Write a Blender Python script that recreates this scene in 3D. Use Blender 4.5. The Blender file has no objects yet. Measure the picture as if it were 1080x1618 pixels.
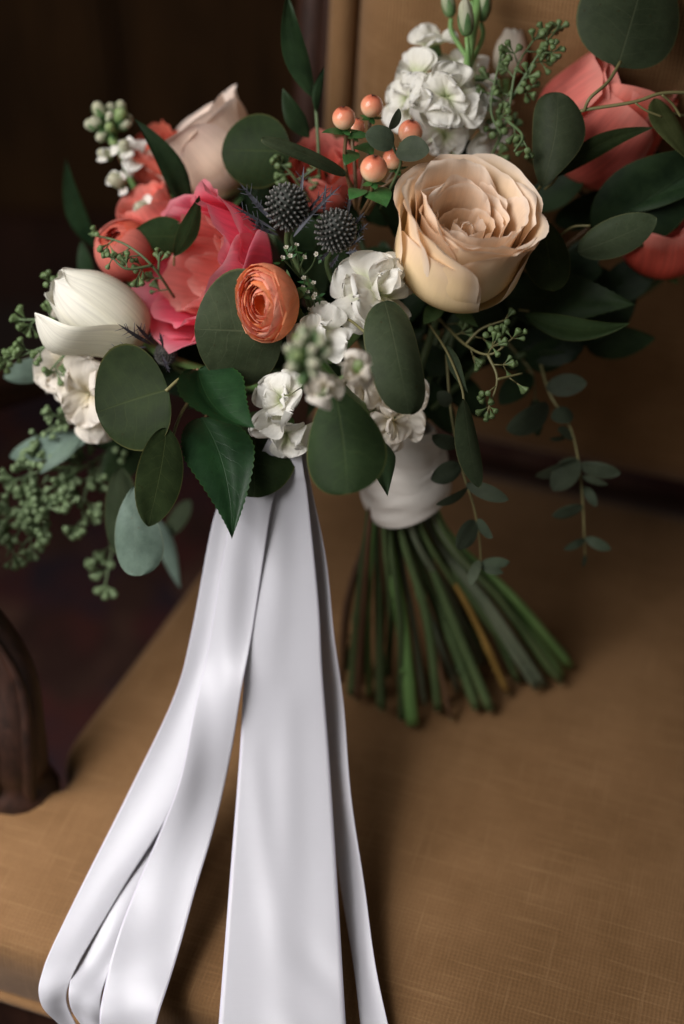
import bpy, math, random
import numpy as np
from mathutils import Vector, Matrix

S = bpy.context.scene
COL = S.collection
PI = math.pi
V = lambda *a: np.array(a, float)

# ------------------------------------------------------------------ camera, world, lamps, exposure
SEAT = 0.45
CAMZ = SEAT + 0.865
C45 = math.sqrt(0.5)
CAM = V(0, 0, CAMZ)
FW, UP, RT = V(0, C45, -C45), V(0, C45, C45), V(1, 0, 0)

cd = bpy.data.cameras.new('camera'); cam = bpy.data.objects.new('camera', cd); COL.objects.link(cam)
cam.location = CAM; cam.rotation_euler = (math.radians(45), 0, 0)
cd.sensor_fit = 'HORIZONTAL'; cd.sensor_width = 24; cd.lens = 50
cd.clip_start = 0.02; cd.clip_end = 60
cd.dof.use_dof = True; cd.dof.focus_distance = 0.90; cd.dof.aperture_fstop = 1.65
S.camera = cam

w = bpy.data.worlds.new('World'); S.world = w; w.use_nodes = True
w.node_tree.nodes['Background'].inputs[0].default_value = (0.50, 0.46, 0.42, 1)
w.node_tree.nodes['Background'].inputs[1].default_value = 0.20

def area(name, loc, target, sx, sy, power, col, spread=180):
    l = bpy.data.lights.new(name, 'AREA'); l.shape = 'RECTANGLE'; l.size = sx; l.size_y = sy
    l.energy = power; l.color = col; l.spread = math.radians(spread)
    o = bpy.data.objects.new(name, l); COL.objects.link(o); o.location = loc
    o.rotation_euler = (Vector(target) - Vector(loc)).to_track_quat('-Z', 'Y').to_euler()
    return o
area('window_light', (-0.78, 0.34, 1.45), (-0.05, 0.60, 0.6), 0.75, 1.0, 12.0, (1.0, 0.965, 0.955), 140)
area('added_left_beam', (-1.0, 0.16, 1.95), (-0.50, 0.50, 0.45), 0.45, 0.55, 1.4, (1.0, 0.97, 0.99), 34)  # added narrow lamp, brightens the left of the seat and the ribbons
S.view_settings.view_transform = 'Standard'; S.view_settings.look = 'None'
S.view_settings.exposure = 0.0; S.view_settings.gamma = 1.0
S.cycles.use_denoising = True
S.cycles.max_bounces = 8; S.cycles.transmission_bounces = 6; S.cycles.transparent_max_bounces = 8

def P(px, py, d):
    """a point of the place, noted as photo pixel and distance from the lens plane"""
    return CAM + d * (FW + RT * (px - 540) / 2250 - UP * (py - 809) / 2250)
def K(d): return d / 2250.0                      # metres per photo pixel at that distance
def D(r, u, t):
    v = RT * r + UP * u - FW * t
    return v / np.linalg.norm(v)
def nrm(v):
    v = np.asarray(v, float); n = np.linalg.norm(v); return v / n if n > 1e-12 else V(0, 0, 1)

# ------------------------------------------------------------------ materials
class NT:
    def __init__(s, name):
        s.m = bpy.data.materials.new(name); s.m.use_nodes = True; s.t = s.m.node_tree; s.t.nodes.clear()
        s.out = s.n('ShaderNodeOutputMaterial')
    def n(s, ty, **kw):
        nd = s.t.nodes.new(ty)
        for k, v in kw.items(): setattr(nd, k, v)
        return nd
    def put(s, sock, v):
        if hasattr(v, 'is_output') or isinstance(v, bpy.types.NodeSocket): s.t.links.new(v, sock)
        else: sock.default_value = v
    def math(s, op, a, b=0.0, c=0.0, clamp=False):
        nd = s.n('ShaderNodeMath', operation=op, use_clamp=clamp)
        s.put(nd.inputs[0], a); s.put(nd.inputs[1], b); s.put(nd.inputs[2], c); return nd.outputs[0]
    def mix(s, f, a, b, mode='MIX'):
        nd = s.n('ShaderNodeMix', data_type='RGBA', blend_type=mode)
        s.put(nd.inputs[0], f); s.put(nd.inputs[6], a); s.put(nd.inputs[7], b); return nd.outputs[2]
    def noise(s, vec, scale, detail=3, rough=0.5, dist=0.0):
        nd = s.n('ShaderNodeTexNoise'); s.put(nd.inputs['Vector'], vec)
        nd.inputs['Scale'].default_value = scale; nd.inputs['Detail'].default_value = detail
        nd.inputs['Roughness'].default_value = rough; nd.inputs['Distortion'].default_value = dist
        return nd.outputs['Fac']
    def mapping(s, vec, scale=(1, 1, 1), loc=(0, 0, 0), rot=(0, 0, 0)):
        nd = s.n('ShaderNodeMapping'); s.put(nd.inputs[0], vec)
        nd.inputs['Scale'].default_value = scale; nd.inputs['Location'].default_value = loc; nd.inputs['Rotation'].default_value = rot
        return nd.outputs[0]
    def ramp(s, f, stops):
        nd = s.n('ShaderNodeValToRGB'); s.put(nd.inputs[0], f); e = nd.color_ramp.elements
        while len(e) > 1: e.remove(e[-1])
        e[0].position = stops[0][0]; e[0].color = c4(stops[0][1])
        for p, c in stops[1:]:
            x = e.new(p); x.color = c4(c)
        return nd.outputs[0]
    def smooth(s, x, a, b):
        nd = s.n('ShaderNodeMapRange', interpolation_type='SMOOTHSTEP'); s.put(nd.inputs[0], x)
        nd.inputs[1].default_value = a; nd.inputs[2].default_value = b; return nd.outputs[0]
    def tc(s, which): return s.n('ShaderNodeTexCoord').outputs[which]
    def rand(s): return s.n('ShaderNodeObjectInfo').outputs['Random']
    def bump(s, h, strength=0.3, dist=0.001):
        nd = s.n('ShaderNodeBump'); nd.inputs['Strength'].default_value = strength; nd.inputs['Distance'].default_value = dist
        s.put(nd.inputs['Height'], h); return nd.outputs[0]
    def bsdf(s, col, rough=0.5, normal=None, spec=0.5, transl=0.0, tcol=None, sheen=0.0, coat=0.0, sss=0.0, sssr=None, aniso=0.0):
        p = s.n('ShaderNodeBsdfPrincipled'); s.put(p.inputs['Base Color'], col); s.put(p.inputs['Roughness'], rough)
        p.inputs['Specular IOR Level'].default_value = spec
        if sheen: p.inputs['Sheen Weight'].default_value = sheen
        if coat: p.inputs['Coat Weight'].default_value = coat; p.inputs['Coat Roughness'].default_value = 0.12
        if aniso: p.inputs['Anisotropic'].default_value = aniso
        if sss:
            p.inputs['Subsurface Weight'].default_value = sss; p.inputs['Subsurface Radius'].default_value = sssr or (1, .5, .3)
            p.inputs['Subsurface Scale'].default_value = 0.003
        if normal is not None: s.put(p.inputs['Normal'], normal)
        o = p.outputs[0]
        if transl:
            t = s.n('ShaderNodeBsdfTranslucent'); s.put(t.inputs[0], tcol if tcol is not None else col)
            if normal is not None: s.put(t.inputs['Normal'], normal)
            x = s.n('ShaderNodeMixShader'); x.inputs[0].default_value = transl
            s.t.links.new(o, x.inputs[1]); s.t.links.new(t.outputs[0], x.inputs[2]); o = x.outputs[0]
        s.t.links.new(o, s.out.inputs[0]); return s.m
def c4(c): return (c[0], c[1], c[2], 1.0)
def srgb(r, g, b):
    f = lambda x: (x / 255 / 12.92) if x / 255 < 0.04045 else ((x / 255 + 0.055) / 1.055) ** 2.4
    return (f(r), f(g), f(b))

def sep(nt, vec):
    nd = nt.n('ShaderNodeSeparateXYZ'); nt.put(nd.inputs[0], vec); return nd.outputs

def petal_mat(name, base, mid, tip, edge=None, vein=0.25, transl=0.42, rough=0.55, varia=0.2, veinscale=26, bump=0.18):
    t = NT(name); uv = t.tc('UV'); s = sep(t, uv)
    n1 = t.noise(t.mapping(uv, (veinscale, 1.6, 1)), 1.0, 4, 0.6, 0.4)
    n2 = t.noise(t.tc('Object'), 45, 3)
    vv = t.math('ADD', s[1], t.math('MULTIPLY', t.math('SUBTRACT', n2, 0.5), 0.35))
    col = t.ramp(vv, [(0.0, base), (0.5, mid), (0.97, tip)])
    dk = t.math('MULTIPLY', t.math('SUBTRACT', t.smooth(n1, 0.3, 0.7), 0.5), vein)
    hs = t.n('ShaderNodeHueSaturation'); t.put(hs.inputs['Color'], col)
    t.put(hs.inputs['Value'], t.math('ADD', 1.0, dk))
    t.put(hs.inputs['Saturation'], t.math('ADD', 1.0 - varia / 2, t.math('MULTIPLY', t.rand(), varia)))
    col = hs.outputs[0]
    if edge:
        e = t.math('MAXIMUM', t.smooth(vv, 0.80, 1.0), t.smooth(t.math('ABSOLUTE', t.math('SUBTRACT', s[0], 0.5)), 0.40, 0.5))
        col = t.mix(t.math('MULTIPLY', e, 0.6), col, c4(edge))
    fine = t.noise(t.mapping(uv, (60, 6, 1)), 1.0, 3)
    h = t.math('ADD', n1, t.math('MULTIPLY', fine, 0.4))
    return t.bsdf(col, rough, t.bump(h, bump, 0.0012), spec=0.22, transl=transl)

def leaf_mat(name, c1, c2, vein, rim, rough=0.58, spec=0.08, nside=7, slope=1.3, veinamt=0.5, transl=0.12, under=None, bloomy=0.2, rimamt=0.6):
    t = NT(name); uv = t.tc('UV'); s = sep(t, uv)
    a = t.math('MULTIPLY', t.math('ABSOLUTE', t.math('SUBTRACT', s[0], 0.5)), 2.0)      # 0 midrib .. 1 margin
    wob = t.noise(uv, 5, 2)
    st = t.math('SUBTRACT', t.math('MULTIPLY', s[1], float(nside)), t.math('MULTIPLY', t.math('POWER', a, 0.8), slope))
    st = t.math('ADD', st, t.math('MULTIPLY', wob, 0.9))
    # left and right side veins do not meet exactly
    st = t.math('ADD', st, t.math('MULTIPLY', t.math('GREATER_THAN', s[0], 0.5), 0.37))
    fr = t.math('ABSOLUTE', t.math('SUBTRACT', t.math('FRACT', st), 0.5))
    side = t.math('MULTIPLY', t.math('SUBTRACT', 1.0, t.smooth(fr, 0.0, 0.055)), t.math('SUBTRACT', 0.5, t.math('MULTIPLY', a, 0.36)))
    mid = t.math('SUBTRACT', 1.0, t.smooth(t.math('ADD', a, t.math('MULTIPLY', s[1], 0.02)), 0.010, 0.040))
    vn = t.math('MAXIMUM', mid, side)
    blo = t.noise(t.tc('Object'), 38, 6, 0.7)
    speck = t.smooth(t.noise(t.tc('Object'), 900, 2), 0.60, 0.74)
    col = t.mix(t.smooth(blo, 0.25, 0.75), c4([x * .78 for x in c1]), c4([x * 1.25 for x in c2]))
    powd = t.smooth(t.noise(t.tc('Object'), 16, 5, 0.65), 0.42, 0.72)
    col = t.mix(t.math('MULTIPLY', powd, bloomy * 1.6), col, c4((c2[0] * 1.6 + .004, c2[1] * 1.45 + .004, c2[2] * 1.7 + .004)))
    spot = t.smooth(t.noise(t.tc('Object'), 240, 2, 0.5), 0.70, 0.76)
    col = t.mix(t.math('MULTIPLY', spot, 0.5), col, c4((c1[0] * 1.1, c1[1] * .6, c1[2] * .4)))
    col = t.mix(t.math('MULTIPLY', speck, bloomy), col, c4(vein))
    col = t.mix(t.math('MULTIPLY', vn, veinamt), col, c4(vein))
    e = t.math('MAXIMUM', t.smooth(a, 0.955, 0.99), t.smooth(s[1], 0.99, 0.998))
    col = t.mix(t.math('MULTIPLY', e, rimamt), col, c4(rim))
    hs = t.n('ShaderNodeHueSaturation'); t.put(hs.inputs['Color'], col)
    t.put(hs.inputs['Value'], t.math('ADD', 0.75, t.math('MULTIPLY', t.rand(), 0.45))); t.put(hs.inputs['Hue'], t.math('ADD', 0.482, t.math('MULTIPLY', t.math('FRACT', t.math('MULTIPLY', t.rand(), 7.3)), 0.03))); col = hs.outputs[0]
    h = t.math('ADD', t.math('MULTIPLY', vn, -0.45), t.math('MULTIPLY', blo, 0.6))
    rg = t.math('ADD', rough - 0.08, t.math('MULTIPLY', blo, 0.16))
    return t.bsdf(col, rg, t.bump(h, 0.35, 0.0008), spec=spec, transl=transl)

def plain_mat(name, c1, c2=None, rough=0.5, scale=60, spec=0.4, stretch=(1, 1, 1), bump=0.2, transl=0.0, coat=0.0, sss=0.0, dist=0.0008):
    t = NT(name); ob = t.mapping(t.tc('Object'), stretch); n = t.noise(ob, scale, 4, 0.55)
    col = t.mix(t.smooth(n, 0.3, 0.7), c4(c1), c4(c2 or c1))
    hs = t.n('ShaderNodeHueSaturation'); t.put(hs.inputs['Color'], col)
    t.put(hs.inputs['Value'], t.math('ADD', 0.85, t.math('MULTIPLY', t.rand(), 0.3)))
    return t.bsdf(hs.outputs[0], rough, t.bump(n, bump, dist), spec=spec, transl=transl, coat=coat, sss=sss)

def fabric_mat(name, ribs_only=False):
    t = NT(name); uv = t.tc('UV'); s = sep(t, uv)                    # uv in metres on the cloth
    wx = t.noise(uv, 55, 2); wy = t.noise(t.mapping(uv, (1, 1, 1), (3, 7, 0)), 55, 2)
    fx = 2 * PI / (0.0027); fy = 2 * PI / 0.0026
    a = t.math('SINE', t.math('ADD', t.math('MULTIPLY', s[0], fx), t.math('MULTIPLY', wx, 7.0)))
    b = t.math('SINE', t.math('ADD', t.math('MULTIPLY', s[1], fy), t.math('MULTIPLY', wy, 7.0)))
    weave = t.math('ADD', t.math('MULTIPLY', a, 0.5), t.math('MULTIPLY', b, 0.12 if ribs_only else 0.30))
    slubx = t.smooth(t.noise(t.mapping(uv, (14, 420, 1)), 1.0, 3, 0.6), 0.52, 0.74)
    sluby = t.smooth(t.noise(t.mapping(uv, (420, 14, 1)), 1.0, 3, 0.6), 0.55, 0.78)
    big = t.noise(uv, 7, 6, 0.7); grain = t.noise(uv, 700, 2, 0.7)
    col = t.mix(t.smooth(big, 0.3, 0.7), c4((0.158, 0.082, 0.031)), c4((0.228, 0.124, 0.053)))
    hs = t.n('ShaderNodeHueSaturation'); t.put(hs.inputs['Color'], col)
    val = t.math('ADD', 0.93, t.math('MULTIPLY', weave, 0.5 if ribs_only else 0.07))
    val = t.math('ADD', val, t.math('MULTIPLY', t.math('SUBTRACT', grain, 0.5), 0.5))
    t.put(hs.inputs['Value'], val); col = hs.outputs[0]
    col = t.mix(t.math('MULTIPLY', t.math('MAXIMUM', slubx, sluby), 0.42), col, c4((0.31, 0.185, 0.088)))
    h = t.math('ADD', weave, t.math('ADD', t.math('MULTIPLY', grain, 1.0), t.math('MULTIPLY', slubx, 0.8)))
    return t.bsdf(col, 0.8, t.bump(h, 0.28, 0.0005), spec=0.15, sheen=0.10)

def wood_mat(name, c1, c2, rough=0.35, scale=18, stretch=(6, 6, 0.6), spec=0.5):
    t = NT(name); ob = t.mapping(t.tc('Object'), stretch)
    n = t.noise(ob, scale, 5, 0.6, 0.8)
    col = t.mix(t.smooth(n, 0.3, 0.7), c4(c1), c4(c2))
    return t.bsdf(col, t.math('ADD', rough, t.math('MULTIPLY', n, 0.15)), t.bump(n, 0.2, 0.001), spec=spec)

def satin_mat():
    t = NT('white_satin'); uv = t.tc('UV'); ob = t.tc('Object')
    cr = t.noise(t.mapping(ob, (1, 1, 1)), 22, 3, 0.5, 0.6)
    th = t.noise(t.mapping(uv, (3, 900, 1)), 1.0, 2, 0.6)
    col = t.mix(th, c4((0.54, 0.54, 0.58)), c4((0.60, 0.60, 0.635)))
    s = sep(t, uv); a = t.math('ABSOLUTE', t.math('SUBTRACT', s[0], 0.5))
    edge = t.smooth(a, 0.472, 0.485)
    col = t.mix(t.math('MULTIPLY', edge, 0.5), col, c4((0.66, 0.62, 0.74)))
    h = t.math('ADD', t.math('MULTIPLY', cr, 6.0), t.math('ADD', t.math('MULTIPLY', th, 0.12), t.math('MULTIPLY', edge, 0.5)))
    return t.bsdf(col, 0.42, t.bump(h, 0.10, 0.0010), spec=0.5, transl=0.10, sheen=0.1)

M = {}
M['fabric'] = fabric_mat('woven_upholstery'); M['ribbed'] = fabric_mat('ribbed_upholstery', True)
M['wood'] = wood_mat('dark_polished_wood', (0.014, 0.006, 0.0035), (0.036, 0.014, 0.008), 0.34)
M['wall'] = wood_mat('dark_wall_board', (0.022, 0.011, 0.0045), (0.044, 0.021, 0.008), 0.7, 9, (5, 5, 0.5), 0.08)
M['floor'] = wood_mat('dark_floor_board', (0.010, 0.005, 0.003), (0.022, 0.010, 0.006), 0.6, 9, (6, 0.6, 6))
def rug_mat():
    t = NT('dark_patterned_rug'); ob = t.tc('Object')
    vo = t.n('ShaderNodeTexVoronoi'); t.put(vo.inputs['Vector'], t.mapping(ob, (1, 1, 1))); vo.inputs['Scale'].default_value = 16
    n = t.noise(ob, 14, 4, 0.6, 1.0); s = sep(t, vo.outputs['Color'])
    col = t.ramp(t.math('MULTIPLY', t.math('ADD', s[0], n), 0.5), [(0.2, (0.008, 0.008, 0.012)), (0.42, (0.034, 0.010, 0.008)), (0.6, (0.018, 0.008, 0.006)), (0.75, (0.045, 0.022, 0.015))])
    return t.bsdf(col, 0.9, t.bump(t.noise(ob, 500, 2), 0.5, 0.003), spec=0.1)
M['rug'] = rug_mat()
M['satin'] = satin_mat()
M['rose'] = petal_mat('peach_rose_petal', (0.94, 0.66, 0.30), (0.97, 0.73, 0.47), (0.97, 0.76, 0.58), (0.97, 0.84, 0.71), vein=0.07, bump=.10, transl=.27)
M['rose_out'] = petal_mat('peach_rose_outer_petal', (0.90, 0.72, 0.34), (0.95, 0.75, 0.45), (0.97, 0.75, 0.56), (0.97, 0.84, 0.70), vein=0.06, bump=.08, veinscale=12, transl=.27)
M['blush'] = petal_mat('blush_petal', (0.84, 0.68, 0.46), (0.91, 0.73, 0.58), (0.94, 0.80, 0.71), vein=0.10, transl=.3)
M['pink'] = petal_mat('pink_peony_petal', (0.80, 0.11, 0.12), (0.93, 0.16, 0.25), (0.94, 0.25, 0.33), (0.94, 0.42, 0.46), vein=0.22, bump=.1)
M['pinkdull'] = petal_mat('coral_pink_peony_petal', (0.76, 0.20, 0.15), (0.85, 0.29, 0.24), (0.88, 0.39, 0.33), (0.90, 0.50, 0.43), vein=0.22, bump=.1)
M['coral'] = petal_mat('coral_petal', (0.74, 0.20, 0.13), (0.82, 0.18, 0.14), (0.85, 0.24, 0.19), (0.88, 0.36, 0.29), vein=0.28, bump=.06, veinscale=22, transl=.3)
M['coralsoft'] = petal_mat('soft_coral_petal', (0.64, 0.18, 0.10), (0.70, 0.16, 0.115), (0.74, 0.21, 0.15), vein=0.15, bump=.12)
M['apricot'] = petal_mat('apricot_ranunculus_petal', (0.84, 0.36, 0.14), (0.88, 0.31, 0.13), (0.90, 0.34, 0.17), (0.92, 0.42, 0.22), vein=0.12, veinscale=14, transl=0.36)
M['apricotpink'] = petal_mat('pink_apricot_petal', (0.84, 0.36, 0.20), (0.88, 0.33, 0.21), (0.90, 0.40, 0.29), (0.92, 0.50, 0.36), vein=0.12, transl=0.36)
M['white'] = petal_mat('white_petal', (0.60, 0.67, 0.36), (0.88, 0.86, 0.77), (0.90, 0.89, 0.83), vein=0.05, transl=0.36, bump=.06)
M['tulip'] = petal_mat('white_tulip_petal', (0.62, 0.66, 0.38), (0.84, 0.82, 0.69), (0.89, 0.87, 0.78), vein=0.2, bump=.1, transl=0.34, veinscale=30)
M['cream'] = petal_mat('cream_blush_petal', (0.74, 0.66, 0.44), (0.88, 0.82, 0.70), (0.89, 0.83, 0.74), vein=0.06, bump=.06)
M['budwhite'] = petal_mat('greenish_bud_petal', (0.18, 0.30, 0.12), (0.50, 0.55, 0.36), (0.70, 0.68, 0.52), vein=0.2)
M['budgreen'] = petal_mat('green_bud', (0.10, 0.19, 0.06), (0.17, 0.27, 0.09), (0.30, 0.38, 0.17), vein=0.3, transl=.15)
M['euc'] = leaf_mat('grey_green_eucalyptus', (0.0306, 0.0459, 0.0225), (0.0399, 0.0566, 0.0285), (0.0979, 0.1181, 0.0648), (0.1224, 0.1299, 0.0540), 0.52, veinamt=0.45)
M['eucdark'] = leaf_mat('deep_green_eucalyptus', (0.0176, 0.0312, 0.0111), (0.0228, 0.0393, 0.0135), (0.0622, 0.0857, 0.0277), (0.1037, 0.1058, 0.0317), 0.55, veinamt=0.5, bloomy=0.12)
M['eucpale'] = leaf_mat('silvery_eucalyptus', (0.1040, 0.1520, 0.1200), (0.1360, 0.1920, 0.1520), (0.1920, 0.2400, 0.1760), (0.2000, 0.2320, 0.1520), 0.6, veinamt=0.2)
M['olive'] = leaf_mat('olive_eucalyptus', (0.0465, 0.0558, 0.0186), (0.0589, 0.0682, 0.0248), (0.1054, 0.1116, 0.0434), (0.1364, 0.1240, 0.0496), 0.55, veinamt=0.35)
M['camellia'] = leaf_mat('glossy_camellia', (0.0077, 0.0288, 0.0090), (0.0128, 0.0408, 0.0123), (0.0320, 0.0780, 0.0224), (0.0320, 0.0780, 0.0168), 0.40, 0.22, 9, 2.4, 0.22, 0.10, bloomy=0.0)
M['darkleaf'] = leaf_mat('dark_salal', (0.0102, 0.0230, 0.0096), (0.0184, 0.0346, 0.0134), (0.0306, 0.0576, 0.0192), (0.0408, 0.0576, 0.0192), 0.5, 0.14, 8, 1.4, 0.3, 0.05, bloomy=0.0)
M['ruscus'] = leaf_mat('ruscus_leaf', (0.0115, 0.0300, 0.0112), (0.0179, 0.0408, 0.0146), (0.0320, 0.0600, 0.0224), (0.0320, 0.0540, 0.0168), 0.5, 0.2, 2, 5.0, 0.2, 0.12, bloomy=0.0)
M['hyleaf'] = leaf_mat('hypericum_leaf', (0.030, 0.100, 0.026), (0.045, 0.135, 0.036), (0.08, 0.17, 0.06), (0.08, 0.16, 0.05), 0.35, 0.5, 6, 1.3, 0.4, 0.15, bloomy=0.0)
M['smallleaf'] = leaf_mat('small_grey_leaf', (0.0414, 0.0561, 0.0348), (0.0552, 0.0726, 0.0456), (0.0897, 0.1056, 0.0600), (0.0966, 0.0990, 0.0540), 0.55, veinamt=0.2)
M['stem'] = plain_mat('green_stem', (0.130, 0.260, 0.075), (0.190, 0.330, 0.110), 0.45, 40, stretch=(1, 1, 0.1))
M['stemdark'] = plain_mat('dark_green_stem', (0.050, 0.082, 0.030), (0.085, 0.125, 0.048), 0.5, 40, stretch=(1, 1, 0.1))
M['stembrown'] = plain_mat('brown_stem', (0.090, 0.045, 0.024), (0.150, 0.080, 0.036), 0.55, 60, stretch=(1, 1, 0.1))
M['stemochre'] = plain_mat('ochre_stem', (0.22, 0.13, 0.030), (0.30, 0.18, 0.045), 0.5, 60, stretch=(1, 1, 0.1))
M['stemgrey'] = plain_mat('grey_green_stem', (0.12, 0.15, 0.095), (0.17, 0.20, 0.13), 0.5, 60, stretch=(1, 1, 0.1))
M['cut'] = plain_mat('cut_stem_end', (0.30, 0.34, 0.16), (0.40, 0.42, 0.22), 0.7, 300)
M['twig'] = plain_mat('olive_twig', (0.15, 0.14, 0.055), (0.20, 0.18, 0.075), 0.5, 80)
M['twigbrown'] = plain_mat('brown_twig', (0.11, 0.062, 0.030), (0.16, 0.10, 0.045), 0.5, 80)
M['twiggreen'] = plain_mat('green_twig', (0.075, 0.120, 0.050), (0.11, 0.160, 0.070), 0.5, 80)
M['seed'] = plain_mat('green_seed', (0.085, 0.135, 0.048), (0.120, 0.175, 0.068), 0.45, 250)
M['seedpale'] = plain_mat('pale_green_seed', (0.120, 0.180, 0.080), (0.170, 0.235, 0.115), 0.5, 250)
M['seedcap'] = plain_mat('seed_cap', (0.030, 0.055, 0.020), (0.05, 0.08, 0.03), 0.5, 250)
M['calyx'] = plain_mat('green_calyx', (0.070, 0.150, 0.050), (0.13, 0.22, 0.085), 0.5, 150, transl=0.1)
M['thistle'] = plain_mat('thistle_cone', (0.022, 0.026, 0.020), (0.038, 0.042, 0.034), 0.6, 200)
def spike_mat():
    t = NT('thistle_spike'); s = sep(t, t.tc('UV'))
    col = t.ramp(s[1], [(0.0, (0.020, 0.024, 0.018)), (0.6, (0.070, 0.075, 0.068)), (1.0, (0.155, 0.145, 0.135))])
    return t.bsdf(col, 0.55, spec=0.3)
M['spike'] = spike_mat()
M['bract'] = leaf_mat('thistle_bract', (0.050, 0.052, 0.066), (0.085, 0.088, 0.105), (0.17, 0.17, 0.19), (0.14, 0.14, 0.16), 0.5, 0.4, 1, 4, 0.5, 0.05, bloomy=0.1)
def berry_mat():
    t = NT('hypericum_berry'); s = sep(t, t.tc('UV')); n = t.noise(t.tc('Object'), 260, 3)
    v = t.math('ADD', s[1], t.math('MULTIPLY', t.math('SUBTRACT', n, 0.5), 0.30))
    col = t.ramp(v, [(0.0, (0.72, 0.64, 0.34)), (0.32, (0.85, 0.60, 0.38)), (0.58, (0.82, 0.36, 0.21)), (0.86, (0.72, 0.20, 0.11)), (0.985, (0.22, 0.055, 0.03))])
    return t.bsdf(col, 0.22, t.bump(n, 0.05, 0.0005), spec=0.45, sss=0.1, coat=0.1)
M['berry'] = berry_mat()
M['berrytip'] = plain_mat('berry_tip', (0.06, 0.02, 0.01), None, 0.6)
M['wax'] = petal_mat('waxflower_petal', (0.66, 0.60, 0.42), (0.76, 0.72, 0.60), (0.80, 0.77, 0.68), vein=0.05)
M['wrap'] = plain_mat('ivory_satin_wrap', (0.68, 0.64, 0.58), (0.74, 0.70, 0.64), 0.4, 30, bump=0.4, dist=0.002)

# ------------------------------------------------------------------ mesh helpers
def mesh_from(name, verts, faces, uvs=None, smooth=True):
    m = bpy.data.meshes.new(name); m.from_pydata([tuple(map(float, v)) for v in verts], [], faces)
    if uvs is not None:
        l = m.uv_layers.new(name='UVMap'); idx = np.empty(len(m.loops), np.int32); m.loops.foreach_get('vertex_index', idx)
        l.data.foreach_set('uv', np.asarray(uvs, np.float32)[idx].ravel())
    if smooth: m.polygons.foreach_set('use_smooth', np.ones(len(m.polygons), bool))
    m.update(); return m

class Thing:
    def __init__(s, name, label, cat, loc, group=None, axis=None, kind=None):
        s.o = bpy.data.objects.new(name, None); COL.objects.link(s.o); s.o.empty_display_size = 0.01
        z = nrm(axis) if axis is not None else V(0, 0, 1)
        if axis is None: R = np.eye(3)
        else:
            x = nrm(np.cross(UP if abs(z @ UP) < 0.95 else RT, z)); R = np.stack([x, np.cross(z, x), z], 1)
        s.R = R; s.loc = np.asarray(loc, float)
        s.o.matrix_world = Matrix.Translation(Vector(s.loc)) @ Matrix(R.tolist()).to_4x4()
        s.o['label'] = label; s.o['category'] = cat
        if group: s.o['group'] = group
        if kind: s.o['kind'] = kind
    def local(s, pts): return (np.asarray(pts, float) - s.loc) @ s.R
    def add(s, name, mesh, mat, parent=None, label=None):
        """mesh in the thing's own coordinates"""
        o = bpy.data.objects.new(name, mesh); COL.objects.link(o); o.parent = parent or s.o
        if mat is not None and not mesh.materials: mesh.materials.append(M[mat])
        if label: o['label'] = label
        return o
    def addw(s, name, verts, faces, uvs, mat, parent=None, smooth=True, label=None):
        """vertices given in the place's coordinates"""
        return s.add(name, mesh_from(name, s.local(verts), faces, uvs, smooth), mat, parent, label)

def gridfaces(nu, nv, wrap=False):
    f = []
    for j in range(nv - 1):
        for i in range(nu if wrap else nu - 1):
            k = (i + 1) % nu
            f.append((j * nu + i, j * nu + k, (j + 1) * nu + k, (j + 1) * nu + i))
    return f

def spline(pts, n):
    """Catmull-Rom through pts, n samples evenly in parameter"""
    p = np.asarray(pts, float); k = len(p)
    if k == 2: return p[0] + (p[1] - p[0]) * np.linspace(0, 1, n)[:, None]
    q = np.vstack([2 * p[0] - p[1], p, 2 * p[-1] - p[-2]]); out = []
    for x in np.linspace(0, k - 1 - 1e-9, n):
        i = int(x); t = x - i; a, b, c, d = q[i], q[i + 1], q[i + 2], q[i + 3]
        out.append(0.5 * (2 * b + (c - a) * t + (2 * a - 5 * b + 4 * c - d) * t * t + (3 * b - a - 3 * c + d) * t ** 3))
    return np.array(out)

def tube(pts, radii, nseg=8, n=None, cap=True, knobs=()):
    n = n or max(4, len(pts) * 5); p = spline(pts, n) if len(pts) > 1 else np.asarray(pts)
    r = np.interp(np.linspace(0, 1, n), np.linspace(0, 1, len(radii)), radii) if hasattr(radii, '__len__') else np.full(n, radii)
    for (kp, kw, ka) in knobs: r = r * (1 + ka * np.exp(-((np.linspace(0, 1, n) - kp) / kw) ** 2))
    t = np.gradient(p, axis=0); t /= np.linalg.norm(t, axis=1)[:, None] + 1e-12
    x = nrm(np.cross(t[0], V(.3, .2, .93) if abs(t[0] @ V(.3, .2, .93)) < .9 else V(1, 0, 0))); vs = []; uv = []
    for i in range(n):
        x = nrm(x - t[i] * (x @ t[i])); y = np.cross(t[i], x)
        for k in range(nseg):
            a = 2 * PI * k / nseg; vs.append(p[i] + r[i] * (x * math.cos(a) + y * math.sin(a))); uv.append((k / nseg, i / (n - 1)))
    f = gridfaces(nseg, n, True)
    if cap:
        f.append(tuple(range(nseg))[::-1]); f.append(tuple(range((n - 1) * nseg, n * nseg)))
    return vs, f, uv

class Bag:
    """collects pieces that go into one mesh"""
    def __init__(s): s.v = []; s.f = []; s.u = []
    def put(s, vfu):
        v, f, u = vfu; b = len(s.v); s.v += [np.asarray(x) for x in v]; s.f += [tuple(i + b for i in x) for x in f]; s.u += list(u); return s

def wob(rng, nf=4, fu=3.0, fv=2.0):
    ks = [(rng.uniform(0.4, 1) * fu * (1 + i * 0.7), rng.uniform(-1, 1) * fv, rng.uniform(0, 6.28), 1 / (1 + 0.6 * i)) for i in range(nf)]
    return lambda u, v: sum(a * np.sin(k1 * u + k2 * v + p) for k1, k2, p, a in ks) / 2.0

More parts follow.
